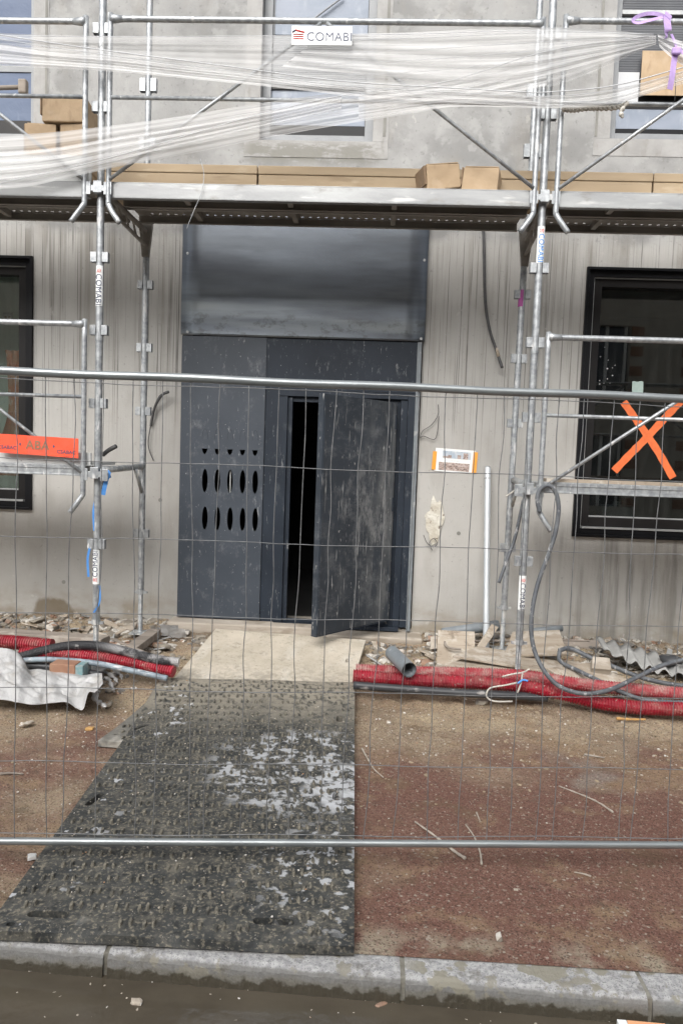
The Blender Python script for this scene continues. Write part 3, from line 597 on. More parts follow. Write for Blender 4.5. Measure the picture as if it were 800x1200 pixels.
# shutter slats of the middle window
def slats(x0, x1, z0, z1, yy, par, step=.035, name='shutter_slats', m_='slat'):
    s_ = MB(); k = 0
    while z0+k*step < z1-step*.5:
        s_.box(x0, x1, yy-.010, yy, z0+k*step, z0+k*step+step*.86); k += 1
    return s_.build(name, M[m_], par)
slats(a+.075, b_-.075, zz(380,103), zz(380,44), 6.534, uw, .017)
cb = strip([(437,40),(433,60),(436,78),(440,92)], .006, 6.49, 'hanging_cord', M['paper'], uw)
r_ = MB(); p0, p1 = PY(365,24,6.50), PY(402,-4,6.50); r_.tube([p0, p1], .008, 8); r_.build('stay_rod', M['slat'], uw)
a, b_, z0, z1 = holes['ul']
uw = upper_window('ul', [('film_panel', 'filmdeep', a+.075, b_-.075, zz(20,142), zz(20,86), 6.53), ('film_panel', 'filmdeep', a+.075, b_-.075, zz(20,78), 6.05, 6.53),
    ('meeting_rail', 'slat', a+.072, b_-.072, zz(20,86)+.002, zz(20,78)-.002, 6.52), ('bottom_rail', 'frame_grey', a+.072, b_-.072, z0+.087, zz(20,142)-.002, 6.525)])
a, b_, z0, z1 = holes['ur']
uw = upper_window('ur', [('film_panel', 'film', a+.075, b_-.075, zz(760,152), zz(760,129), 6.53), ('bottom_rail', 'black', a+.072, b_-.072, z0+.087, zz(760,152)-.002, 6.525),
    ('dark_pane', 'frame_grey', a+.072, b_-.072, zz(760,129)+.002, zz(760,112), 6.53), ('meeting_rail', 'alu', a+.072, b_-.072, zz(760,20), zz(760,15), 6.50), ('pane', 'frame_grey', a+.072, b_-.072, zz(760,112)+.002, 6.05, 6.545)])
slats(a+.075, b_-.075, zz(760,111), zz(760,21), 6.54, uw, .02, m_='slat_dark'); slats(a+.075, b_-.075, zz(760,14), 6.05, 6.54, uw, .02, m_='slat_dark')
p = MB(); c0, c1 = PY(722,84,6.5), PY(747,119,6.5); p.box(c0.x, c1.x, 6.505, 6.508, c1.z, c0.z)
tag(p.build('paper_sheet', M['paper']), 'white paper sheet taped over the shutter of the upper right window', 'paper')
p = MB(); c0, c1 = PY(752,60,6.48), PY(815,113,6.48); p.box(c0.x, c1.x, 6.47, 6.478, c1.z, c0.z)
tag(p.build('cardboard_sheet', M['kraft']), 'flat brown cardboard panel covering part of the upper right window', 'cardboard')
# form-joint grooves on the upper wall
for px, py in [(60,60),(461,60),(534,40),(700,60),(207,30)]:
    c = PY(px, py, W_); s_ = MB(); s_.box(c.x-.004, c.x+.004, W_-.0025, W_-.0008, c.z-.9, c.z+1.0)
for px, w2 in [(453,.012),(55,.010),(702,.010)]:
    x = PY(px, 80, W_).x; s_ = MB(); s_.box(x-w2, x+w2, W_-.008, W_-.0048, PY(px,160,W_).z, 6.6); s_.build('form_strip', M['patch'], B)
# ------------------------------------------------------------------ opposite building (seen mirrored in the panes)
O = thing('townhouse', 'cream rendered house across the street with brick quoins', 'building', (0, -8, -.13))
b = MB(); OW = -8
cols = [(x, x+1.2) for x in (-9.4, -6.3, -3.2, -.1, 3.0, 5.75, 8.7)]; rows = [(.6, 2.6), (3.7, 5.6)]
gx = sorted({-12, 12}|{q for c in cols for q in c}); gzs = sorted({-.13, 7.3}|{q for c in rows for q in c})
for i in range(len(gx)-1):
    for j in range(len(gzs)-1):
        cx, cz = (gx[i]+gx[i+1])/2, (gzs[j]+gzs[j+1])/2
        if not any(c[0] < cx < c[1] for c in cols) or not any(r_[0] < cz < r_[1] for r_ in rows):
            b.box(gx[i], gx[i+1], OW-.3, OW, gzs[j], gzs[j+1])
b.build('wall', M['cream'], O)
b = MB(); b.box(-12.3, 12.3, -17, -7.6, 7.3, 7.55); b.build('roof', M['fcement'], O)
b = MB(); b.box(-12, 12, -17, -16.7, -.13, 7.3); b.build('rear_wall', M['cream'], O)
for c_ in cols:
    for r_ in rows:
        f = MB(); f.box(c_[0], c_[1], OW-.25, OW-.2, r_[0], r_[1]); wn = f.build('window', mat('dark_blue_pane', (.03,.04,.07), (.02,.03,.05), 2, rough=.15) if 'dark_blue_pane' not in bpy.data.materials else bpy.data.materials['dark_blue_pane'], O)
        f = MB(); f.box(c_[0]+.05, c_[0]+.12, OW-.2, OW-.15, r_[0], r_[1]); f.box(c_[1]-.12, c_[1]-.05, OW-.2, OW-.15, r_[0], r_[1]); f.box(c_[0]+.56, c_[0]+.64, OW-.2, OW-.15, r_[0], r_[1]); f.build('frame', M['signw'], wn)
        q = MB(); z = r_[0]; k = 0
        while z < r_[1]-.1:
            ww = .34 if k % 2 == 0 else .0
            if ww: q.box(c_[0]-ww, c_[0]-.002, OW+.003, OW+.03, z, z+.26); q.box(c_[1]+.002, c_[1]+ww, OW+.003, OW+.03, z, z+.26)
            z += .27; k += 1
        q.build('brick_quoins', M['brick'], O)
tag(MB().box(-14, 14, -9.0, -5.8, -.126, .02).build('opposite_pavement', M['fcement']), kind='structure')
# ------------------------------------------------------------------ scaffold
S = thing('scaffold', 'galvanised steel facade scaffold with perforated deck standing before the wall', 'scaffold', (-.44, 5.2, 0))
YO, YI = 5.2, 6.0
XS = [-4.985, -1.955, 1.075, 4.10]
TR = .0255
BR = [1.015, 2.015, 2.525, 3.025, 4.035, 4.55]
def standard(x, Y, z0, z1, mt='galv', lean=0, br=BR, thin=None):
    t = MB(); t.tube([(x-lean, Y, z0+.36), (x, Y, z1)], TR, 14); st = smooth_by_angle(t.build('standard', M[mt], S))
    def at(z): return x-lean*(1-(z-z0-.36)/max(.01, z1-z0-.36))
    j = MB(); p = [(at(z0+.36), Y, z0+.008+i*.006) for i in range(int(.352/.006))]; j.tube(p, lambda i: .018+(.0022 if i % 2 else 0), 10)
    j.build('screw_jack', M['galv_old'], st)
    n = MB(); n.tube([(at(z0+.36), Y, z0+.33), (at(z0+.36), Y, z0+.365)], .031, 12); n.box(at(z0+.36)-.055, at(z0+.36)+.055, Y-.012, Y+.012, z0+.335, z0+.352); n.build('jack_nut', M['galv_old'], st)
    f = MB(); f.box(at(0)-.075, at(0)+.075, Y-.075, Y+.075, z0, z0+.008); f.build('foot_plate', M['galv_old'], st)
    for z in br:
        if z > z1-.05: continue
        c = MB(); xx_ = at(z)
        for s in (-1, 1):
            c.box(xx_+s*.020, xx_+s*.062, Y-.024, Y-.020, z-.034, z+.034); c.box(xx_+s*.058, xx_+s*.062, Y-.020, Y+.014, z-.034, z+.034)
        c.box(xx_-.062, xx_+.062, Y+.014, Y+.018, z-.034, z+.034)
        c.build('coupling_cup', M['galv'], st, bevel=.0015)
    if z1 > 4.5:                         # joint sleeve
        for z in (2.50, 4.48): sl_ = MB(); sl_.tube([(at(z), Y, z-.05), (at(z), Y, z+.0)], TR+.003, 14); sl_.build('sleeve', M['galv'], st)
    return st
stds = {}
for i, x in enumerate(XS):
    inz = .18 if i in (1, 2) else .1
    stds['o', i] = standard(x, YO, .10 if i != 2 else .09, 6.4)
    stds['i', i] = standard(x+(.072 if i < 2 else .05), YI, inz, 3.50, 'galv', lean=.0 if i != 2 else .02)
    stds['u', i] = None
# upper inner standards continue above the deck
for i, x in enumerate(XS):
    xi = x+(.072 if i < 2 else .065); t = MB(); t.tube([(xi, YI, 3.56), (xi, YI, 6.4)], TR*.95, 14); u = smooth_by_angle(t.build('standard', M['galv'], S))
    for z in (3.72, 4.12, 4.57):
        c = MB()
        for s in (-1, 1): c.box(xi+s*.020, xi+s*.066, YI-.022, YI-.018, z-.05, z+.05); c.box(xi+s*.062, xi+s*.066, YI-.018, YI+.016, z-.05, z+.05)
        c.box(xi-.066, xi+.066, YI+.016, YI+.020, z-.05, z+.05)
        c.build('coupling_cup', M['galv'], u, bevel=.0015)
# portal gussets at the top of lower inner standards, transoms and console trusses
for i, x in enumerate(XS):
    xi = x+(.072 if i < 2 else .05)
    g_ = MB(); g_.add([(xi-.026,YI-.027,3.24),(xi+.026,YI-.027,3.24),(xi+.055,YI-.027,3.52),(xi-.055,YI-.027,3.52),(xi-.026,YI+.012,3.24),(xi+.026,YI+.012,3.24),(xi+.055,YI+.012,3.52),(xi-.055,YI+.012,3.52)], [(0,1,2,3),(7,6,5,4),(0,4,5,1),(1,5,6,2),(2,6,7,3),(3,7,4,0)])
    g_.build('gusset', M['deck_under'], S)
    t = MB(); t.tube([(x+.03, YO+.02, 3.47), (xi, YI-.02, 3.44)], .02, 8); t.tube([(x+.035, YO+.05, 3.38), (xi, YI-.02, 3.33)], .014, 8)
    for k in range(5): a = k/5; p0 = Vector((x+.03, YO+.05, 3.47)).lerp(Vector((xi, YI-.05, 3.44)), a+.05); p1 = Vector((x+.035, YO+.05, 3.38)).lerp(Vector((xi, YI-.05, 3.33)), a+.15); t.tube([p0, p1], .009, 6)
    t.build('transom_truss', M['deck_under'], S)
    zt_ = 1.545; t = MB(); t.tube([(x+.02, YO, zt_), (xi, YI, zt_+.02)], .0245, 12); t.build('transom', M['galv_old'], S, smooth=True)
    for (Y, xx_, sgn) in ((YO, x, 1), (YI, xi, -1)):
        t = MB(); t.tube([(xx_+.005, Y+sgn*.20, zt_), (xx_, Y+sgn*.015, zt_-.19)], .015, 8); t.build('knee_brace', M['galv_old'], S, smooth=True)
# guardrail frames
def guard(xa, xb, zb, rail, midz, sag=0, dirs=(1, 1), mt='galv', vx=None, depth=5.135):
    Y = depth; g_ = thing.__call__ if False else None
    zr = zb+rail; par = MB(); par.tube([(xa, Y, zr), (xb, Y, zr)], .020, 12); root = smooth_by_angle(par.build('guardrail', M[mt], S))
    for x, o in ((xa, -1), (xb, 1)):
        p = MB(); p.tube(crv([(x, Y, zr+.035), (x, Y, zb+.4), (x, Y, zb-.02), (x-o*0, Y, zb-.10), (x-o*-.0-o*.0, Y, zb-.13)], 6)[:-1]+crv([(x, Y, zb-.13), (x+(-o)*.035, Y-.015, zb-.19), (x+(-o)*.085, Y-.02, zb-.26)], 5), .0185, 10)
        p.build('post', M[mt], root, smooth=True)
        e_ = MB(); e_.tube([(x, Y, zr), (x-o*.03, Y, zr), (x-o*.09, Y, zr)], lambda i: (.030, .027, .020)[i], 10); e_.build('flattened_joint', M[mt], root, smooth=True)
    t = MB(); t.tube([(xa, Y, zb+midz), (xb, Y, zb+midz)], .0135, 10); t.build('middle_rail', M[mt], root, smooth=True)
    xm = (xa+xb)/2 if vx is None else vx
    for x in (xa, xb):
        t = MB(); s_ = 1 if x < xm else -1; t.tube([(x+s_*.01, Y-.012, zb+.03), (xm-s_*.02, Y-.012, zr-.02)], .0125, 8); t.build('diagonal', M[mt], root, smooth=True)
    return root
zU = 3.50
gU = guard(-1.878, 1.004, zU, 1.085, .575)
gL = guard(-4.905, -2.045, zU, 1.065, .575)
gR = guard(1.152, 4.02, zU, 1.105, .585)
zL = 1.50
guard(-4.905, -2.035, zL, 1.055, .555)
guard(1.150, 4.02, zL, 1.055, .53)
# hooks at ledgers
for x in XS:
    for z in (3.475, 1.515):
        c = MB(); c.box(x-.10, x-.045, YO-.075, YO-.07, z-.045, z+.04); c.box(x+.045, x+.10, YO-.075, YO-.07, z-.045, z+.04); c.box(x-.03, x+.03, YO-.07, YO-.03, z-.03, z+.05); c.box(x-.10, x+.10, YO-.0695, YO-.062, z-.02, z+.02)
        c.build('wedge_coupler', M['galv'], S, bevel=.003)
# decks
def plank(xa, xb, y0, y1, z, bay=0):
    hs_ = []
    for yy in (y0+.045, y1-.045):
        k = 0
        while xa+.12+k*.062 < xb-.1: hs_.append(oval(xa+.12+k*.062, yy, .0135, .013, 6)); k += 1
    pl = plate('deck_plank', [(xa, y0), (xb, y0), (xb, y1), (xa, y1)], hs_, .002, Matrix.Translation((0, 0, z)), M['deck_under'], S)
    s_ = MB()
    for yy, o in ((y0, 1), (y1, -1)):
        s_.box(xa, xb, min(yy, yy+o*.004), max(yy, yy+o*.004), z-.062, z-.0025); s_.box(xa, xb, min(yy+o*.0045, yy+o*.03), max(yy+o*.0045, yy+o*.03), z-.062, z-.058)
    s_.build('plank_flange', M['deck_under'], pl)
    k = 0
    while xa+.5+k*.75 < xb-.3:
        x = xa+.5+k*.75; r_ = MB(); r_.box(x-.018, x+.018, y0+.032, y1-.032, z-.045, z-.0025); r_.build('plank_rib', M['deck_under'], pl); k += 1
    return pl
for i in range(3):
    xa, xb = XS[i]+.035, XS[i+1]-.035
    plank(xa, xb, 5.215, 5.560, 3.545); plank(xa, xb, 5.585, 5.93, 3.548)
    f = MB(); f.box(xa+.03, xb-.03, 5.150, 5.195, 3.418, 3.422); f.box(xa+.03, xb-.03, 5.150, 5.154, 3.4225, 3.5175); f.box(xa+.03, xb-.03, 5.150, 5.2, 3.518, 3.524); f.build('deck_edge_beam', M['deck'], S, bevel=.001)
for i in (0, 2):
    xa, xb = XS[i]+.09, XS[i+1]-(.09 if i == 0 else .05)
    f = MB(); f.box(xa, xb, 5.155, 5.20, 1.50, 1.575); f.box(xa, xb, 5.150, 5.1545, 1.548, 1.575); f.box(xa, xb, 5.150, 5.1545, 1.50, 1.512); f.build('deck_edge_beam', M['galv'], S, bevel=.002)
    f = MB(); f.box(xa+.02, xb-.02, 5.205, 5.56, 1.53, 1.565); f.box(xa+.02, xb-.02, 5.58, 5.90, 1.53, 1.565); f.build('deck_plank', M['galv_old'], S, bevel=.002)
f = MB(); f.box(XS[2]+.12, XS[3]-.1, 5.158, 5.30, 1.577, 1.60); f.build('plywood_edge', M['ply'], S, bevel=.001)
f = MB(); f.box(XS[0]+.12, XS[1]-.04, 5.165, 5.19, 1.577, 1.665); f.box(XS[0]+.12, XS[1]+.02, 5.21, 5.5, 1.58, 1.60); f.build('toe_board', M['whiteboard'], S, bevel=.002)
f = MB(); f.box(XS[0]+.1, XS[1]-.06, 5.165, 5.19, 3.526, 3.70); f.build('toe_board', M['whiteboard'], S, bevel=.002)
# stickers with the scaffolder's name
def sticker(key, px, y0, y1, Y, mt='navy', flip=False, name='COMABI'):
    st = stds[key]; c0, c1 = PY(px, y0, Y), PY(px, y1, Y); xc = XS[key[1]]; zc = (c0.z+c1.z)/2; h = c0.z-c1.z
    p = MB(); n_ = 8; rr = TR+.0012
    for j in range(2):
        for i in range(n_+1):
            a = -math.pi/2+(i/n_-.5)*2.3; p.v.append((xc+rr*math.cos(a), Y+rr*math.sin(a), zc+(h/2 if j else -h/2)))
    for i in range(n_): p.f.append((i, i+1, n_+2+i, n_+1+i))
    p.mi = [0]*len(p.f); s_ = p.build('sticker', M['signw'], st, smooth=True)
    up = -1 if not flip else 1
    R_ = Matrix(((0, 1, 0, xc), (0, 0, -1, Y-rr-.001), (-1, 0, 0, zc), (0, 0, 0, 1))) if not flip else Matrix(((0, -1, 0, xc), (0, 0, -1, Y-rr-.001), (1, 0, 0, zc), (0, 0, 0, 1)))
    text(name, h*.21, R_ @ Matrix.Translation((h*.10, 0, 0)), M[mt], s_, bold=0, sx=.95)
    lg = MB()
    for k in range(3):
        yy = -.012+k*.010; lg.tube([R_ @ Vector((-h*.42, yy, 0)), R_ @ Vector((-h*.38, yy+.006, 0)), R_ @ Vector((-h*.32, yy, 0))], .0022, 4)
    lg.build('logo', M['redp'], s_)
sticker(('o', 1), 118, 312, 359, YO); sticker(('o', 1), 113, 644, 684, YO, flip=True)
sticker(('o', 2), 633, 266, 309, YO, 'blue'); sticker(('o', 2), 607, 674, 714, YO)
mk = MB(); mk.tube([(XS[2]-.0+.05-.008, YI, 2.93), (XS[2]+.05-.006, YI, 3.06)], TR+.001, 12); mk.build('spray_mark', M['maghta'], stds['i', 2])
# comabi board
c0, c1 = PY(342, 30, 5.025), PY(412, 53, 5.025)
sg_ = thing('sign_board', 'small white lettered name board with red logo clipped below the top guardrail', 'sign', ((c0.x+c1.x)/2, 5.09, c1.z))
p = MB(); p.box(c0.x, c1.x, 5.026, 5.032, c1.z, c0.z); bd = p.build('board', M['signw'], sg_, bevel=.001)
cx, cz = (c0.x+c1.x)/2, (c0.z+c1.z)/2; TM = Matrix.Translation((cx+.050, 5.0245, cz-.010)) @ FRONT
text('COMABI', .078, TM, M['navy'], bd, bold=0, sx=.98)
lg = MB(); lx0 = cx-.155
lg.tube([(lx0-.038, 5.0245, cz+.018), (lx0-.018, 5.0245, cz+.032)], .005, 5); lg.build('logo_roof', M['navy'], bd)
lg = MB(); lg.tube([(lx0-.018, 5.0245, cz+.032), (lx0+.04, 5.0245, cz+.018)], .005, 5)
for k in range(3): lg.tube([(lx0-.03, 5.0245, cz+.006-k*.014), (lx0+.035, 5.0245, cz+.006-k*.014)], .0032, 5)
lg.build('logo_bars', M['redp'], bd)
p = MB()
for dx in (-.17, 0, .17): p.box(cx+dx-.008, cx+dx+.008, 5.033, 5.12, c0.z-.010, c0.z+.004)
p.build('clip', M['galv'], sg_)
# orange boards on the lower left rail
def og(px0, py0, px1, py1): return PY(px0, py0, 5.10), PY(px1, py1, 5.10)
ob = thing('warning_board', 'bright orange boards tied end to end below the left lower rail', 'sign', PY(46, 530, 5.10))
pts = [PY(-3, 508, 5.10), PY(92, 514, 5.10), PY(92, 537, 5.10), PY(-3, 530, 5.10)]
def quadplate(p4, name, m_, par, t=.004):
    s_ = MB(); s_.add([tuple(q) for q in p4]+[(q.x, q.y+t, q.z) for q in p4], [(3,2,1,0),(4,5,6,7),(0,1,5,4),(1,2,6,5),(2,3,7,6),(3,0,4,7)]); return s_.build(name, m_, par)
def qp(u0, u1):
    f_ = lambda u, v: (pts[0].lerp(pts[1], u)).lerp(pts[3].lerp(pts[2], u), v)
    return [f_(u0, 0), f_(u1, 0), f_(u1, 1), f_(u0, 1)]
bl = quadplate(qp(0, .368), 'board', M['orange_sign'], ob); bc = quadplate(qp(.37, .63), 'middle_board', M['orange_dim'], ob); brr = quadplate(qp(.632, 1), 'board', M['orange_sign'], ob)
ang = math.atan2((pts[1]-pts[0]).z, (pts[1]-pts[0]).x)
def ot(s, size, u, v, par, mt='navy', bold=.0005):
    q = (pts[0].lerp(pts[1], u)).lerp(pts[3].lerp(pts[2], u), v); text(s, size, Matrix.Translation((q.x, q.y-.0015, q.z)) @ Matrix.Rotation(-ang, 4, 'Y') @ FRONT, M[mt], par, bold=bold)
ot('CSABAC', .034, .125, .70, bl); ot('CSABAC', .034, .855, .74, brr); ot('ABA', .085, .50, .50, bc, 'craftdark')
for u, v, p_ in ((.15, .93, bl), (.885, .94, brr)): ot('- - - - -', .02, u, v, p_)
for u, p_ in ((.285, bl), (.70, brr)):
    q = (pts[0].lerp(pts[1], u)).lerp(pts[3].lerp(pts[2], u), .48); d_ = MB(); d_.add([(q.x-.008, q.y-.002, q.z), (q.x, q.y-.002, q.z-.014), (q.x+.008, q.y-.002, q.z), (q.x, q.y-.002, q.z+.014)], [(0,1,2,3)]); d_.build('diamond_mark', M['navy'], p_)
# boxes on the deck
def carton(name, label, cx, cy, z, w_, d_, h, rz, rx=0, ry=0, flap=True, group=None, m_='kraft'):
    T = Matrix.Translation((cx, cy, z)) @ Matrix.Rotation(rz, 4, 'Z') @ Matrix.Rotation(ry, 4, 'Y') @ Matrix.Rotation(rx, 4, 'X')
    t = thing(name, label, 'box', (cx, cy, z), group)
    b_ = MB(); b_.box(-w_/2, w_/2, -d_/2, d_/2, 0, h, T); bo = b_.build('body', M[m_], t, bevel=.006)
    for v_ in bo.data.vertices: v_.co += Vector((noise.noise(v_.co*9+Vector((cx, 0, 1))), noise.noise(v_.co*9+Vector((cx, 5, 2))), noise.noise(v_.co*9+Vector((cx, 9, 3)))))*.016
    f = MB(); f.box(-w_/2+.01, w_/2-.01, -d_/2+.004, -.004, h+.001, h+.006, T); f.box(-w_/2+.01, w_/2-.01, .004, d_/2-.006, h+.001, h+.006, T); f.build('flap', M[m_], t)
    if flap:
        f = MB(); f.box(-w_/2-.012, -w_/2-.002, -d_/2, d_/2, h*.25, h*.98, T); f.build('side_flap', M['craftdark'], t)
    tp = MB(); tp.box(-w_/2+.008, w_/2-.008, -.022, .022, h+.0065, h+.0078, T); tp.build('parcel_tape', M['tape_y'] if False else M['kraft2'], t)
    return t
def cbox(px0, py0, px1, py1, Y, dep, **k):
    a, c = PY(px0, py0, Y), PY(px1, py1, Y); return dict(cx=(a.x+c.x)/2, cy=Y+dep/2, z=c.z, w_=abs(c.x-a.x), d_=dep, h=a.z-c.z)
GB = 'cardboard boxes lying on the upper scaffold deck'
t = thing('flat_package', 'kraft package behind the toe board carrying the three stacked boxes', 'package', (-3.4, 5.58, 3.552), 'long kraft packages laid along the deck')
b_ = MB(); b_.box(-4.6, -2.14, 5.45, 5.80, 3.552, 3.702); b_.build('tray', M['kraft2'], t, bevel=.004)
b_ = MB(); b_.box(-4.603, -2.137, 5.444, 5.806, 3.7045, 3.765); b_.build('lid', M['kraft2'], t, bevel=.006)
def onp(k, z): top = k['z']+k['h']; k['z'] = z; k['h'] = top-z; return k
k = onp(cbox(29,145,63,176,5.46,.28), 3.768); carton('cardboard_box', 'small cardboard box with bent flap, left one of the lower pair by the toe board', rz=.1, group=GB, **k)
zt3 = k['z']+k['h']+.012; k = onp(cbox(74,145,106,176,5.47,.28), 3.768); carton('cardboard_box', 'small cardboard box beside the left scaffold post, right one of the lower pair', rz=-.12, group=GB, **k)
k = onp(cbox(49,111,97,139,5.44,.3), zt3+.004); carton('cardboard_box', 'wide cardboard box resting on top of two smaller boxes at the left', rz=.02, group=GB, **k)
k = cbox(497,186,538,215,5.28,.22); k['z'] = 3.553; k['h'] = .165; k['z'] = 3.575; carton('cardboard_box', 'cardboard box with torn dark end, left of the two in the middle bay', rz=.22, ry=-.16, rx=.06, group=GB, **k)
k = cbox(545,187,586,215,5.28,.22); k['z'] = 3.553; k['h'] = .165; carton('cardboard_box', 'cardboard box with dark brown end touching the diagonal, right of the middle two', rz=-.18, ry=.07, rx=-.05, group=GB, **k)
# long kraft packages
xsn = [PY(138,205,5.45).x-.1, PY(302,205,5.45).x, PY(625,205,5.45).x, PY(765,208,5.45).x, 3.6]
pl_ = ['long kraft wrapped package on the deck, its end right of the left post', 'longest kraft wrapped package on the deck behind the two small boxes', 'kraft wrapped package on the deck right of the right-hand post', 'kraft wrapped package at the far right end of the deck']
for i in range(4):
    x0, x1 = xsn[i]+.006, xsn[i+1]-.006
    t = thing('flat_package', pl_[i], 'package', ((x0+x1)/2, 5.58, 3.552), 'long kraft packages laid along the deck')
    b_ = MB(); b_.box(x0, x1, 5.45, 5.72, 3.552, 3.702); b_.build('tray', M['kraft2'], t, bevel=.004)
    b_ = MB(); b_.box(x0-.003, x1+.003, 5.444, 5.726, 3.7045, 3.765); b_.build('lid', M['kraft2'], t, bevel=.006)
# brown pipe with clamp behind the left guardrail
pt = thing('guard_pipe', 'weathered brown pipe with end clamp behind the top left guardrail', 'pipe', PY(15, 103, 5.95))
a = PY(-60, 105, 5.95); c = PY(30, 102, 5.95); t = MB(); t.tube([a, c], .017, 10); t.build('tube', M['wood_old'], pt, smooth=True)
t = MB(); c = PY(28, 103, 5.95); t.box(c.x-.035, c.x+.03, c.y-.03, c.y+.03, c.z-.05, c.z+.06); t.build('clamp', M['wood_old'], pt, bevel=.012)
# ------------------------------------------------------------------ debris net
def ribbon(top, bot, Y, name, m_, par, nv=30, amp=.007, dY=0, kf=9):
    T = crv([(x, y, 0) for x, y in top], 14); Bt = crv([(x, y, 0) for x, y in bot], 14)
    def rs(P, n):
        L = [0]
        for a, b in zip(P, P[1:]): L.append(L[-1]+(b-a).length)
        out = []; j = 0
        for i in range(n):
            s_ = L[-1]*i/(n-1)
            while j < len(L)-2 and L[j+1] < s_: j += 1
            t_ = (s_-L[j])/max(1e-9, L[j+1]-L[j]); out.append(P[j].lerp(P[j+1], t_))
        return out
    nu = 90; T = rs(T, nu); Bt = rs(Bt, nu); s_ = MB(); uvs = []
    for j in range(nv):
        v = j/(nv-1)
        for i in range(nu):
            u = i/(nu-1); q = T[i].lerp(Bt[i], v); yy = Y+dY*v+amp*math.sin(v*kf*2+1.5*math.sin(u*5+v*3))+amp*.5*math.sin(v*kf*5.3+u*7)
            s_.v.append(tuple(PY(q.x, q.y, yy))); uvs.append((u, v))
    for j in range(nv-1):
        for i in range(nu-1): q = j*nu+i; s_.f.append((q, q+1, q+nu+1, q+nu))
    s_.mi = [0]*len(s_.f); o = s_.build(name, m_, par, smooth=True); ul = o.data.uv_layers.new(name='UVMap')
    for l in o.data.loops: ul.data[l.index].uv = uvs[l.vertex_index]
    return o
N = thing('debris_net', 'sheer white debris netting gathered across the upper guardrails', 'netting', PY(400, 110, 5.06))
nA, nB, nC = netmat('white_mesh_netting', .26, .66, 60), netmat('dense_white_netting', .55, .9, 70), netmat('thin_white_netting', .22, .46, 50)
hem1 = [(-30,36),(60,50),(130,60),(200,69),(270,78),(400,95),(530,103),(600,107),(640,108),(720,100),(810,76)]
ribbon([(-30,37),(60,41),(130,42),(300,42),(480,38),(620,33),(700,34),(768,42)], [(-30,76),(60,80),(130,84),(220,92),(320,100),(420,104),(560,106),(650,100),(768,52)], 5.085, 'net_upper', nC, N)
ribbon([(380,40),(480,38),(560,34),(620,32),(700,34),(768,41)], [(330,78),(430,88),(520,96),(600,95),(670,80),(768,52)], 5.06, 'net_fan', nA, N, kf=14)
ribbon([(-30,46),(60,60),(130,66),(200,75),(270,83),(400,99),(530,108),(640,112),(720,104),(810,81)], [(-30,74),(60,78),(130,83),(220,92),(320,102),(420,113),(560,122),(650,127),(720,122),(810,90)], 5.05, 'net_lower', nA, N, kf=6)
ribbon([(-30,160),(60,155),(140,146),(200,138),(300,122),(400,108),(520,96),(640,72)], [(-30,222),(30,219),(90,206),(150,193),(230,178),(310,162),(400,146),(520,126),(640,100)], 5.07, 'net_left_wing', nA, N, kf=8)
ribbon([(-30,178),(60,174),(140,160),(200,150),(300,132),(400,112)], [(-30,215),(60,204),(140,187),(200,172),(300,150),(400,128)], 5.04, 'net_left_fold', nC, N, kf=12)
ribbon([(420,112),(520,104),(600,108),(700,118),(810,88)], [(420,140),(520,126),(600,126),(640,127),(720,120),(810,96)], 5.045, 'net_right_wing', nC, N)
ribbon([(770,40),(790,46),(830,58)], [(772,55),(792,72),(830,95)], 5.05, 'net_tail', nB, N)
def cord(pts_, Y, r, name, m_, par): t = MB(); t.tube([PY(x, y, Y) for x, y in [(q.x, q.y) for q in crv([(x, y, 0) for x, y in pts_], 10)]], r, 6); return t.build(name, m_, par, smooth=True)
cord(hem1, 5.03, .0035, 'hem', M['paper'], N); cord([(x, y+5) for x, y in hem1], 5.032, .0018, 'hem', M['paper'], N)
cord([(-30,221),(30,208),(100,192),(160,176),(230,155),(300,135),(400,112),(520,96),(640,60),(760,42)], 5.03, .0022, 'hem', M['paper'], N)
cord([(-30,41),(130,43),(300,42),(480,40),(620,36),(765,40)], 5.05, .002, 'hem', M['paper'], N)
for dy in (0, 9, 17, 26): cord([(380,48+dy*1.6),(500,44+dy*1.5),(640,38+dy*1.2),(765,40+dy*.4)], 5.035, .0014, 'fold_edge', M['paper'], N)
# twisted knot of the net
tw = thing('twisted_rope', 'short twist of dirty white netting tied along the middle rail at right', 'rope', PY(690, 128, 5.08))
p = crv([PY(x, y, 5.09) for x, y in [(658,128),(672,129),(688,127),(703,127),(722,126),(735,121)]], 12)
for ph in (0, math.pi):
    q = [a+Vector((0, math.cos(i*.9+ph), math.sin(i*.9+ph)))*.009 for i, a in enumerate(p)]; t = MB(); t.tube(q, .009, 7); t.build('strand', M['rope'], tw, smooth=True)
p = crv([PY(x, y, 5.07) for x, y in [(735,120),(730,126),(727,132),(729,138)]], 6); t = MB(); t.tube(p, lambda i: .013+.004*math.sin(i), 7); t.build('knot_end', M['rope'], tw, smooth=True)
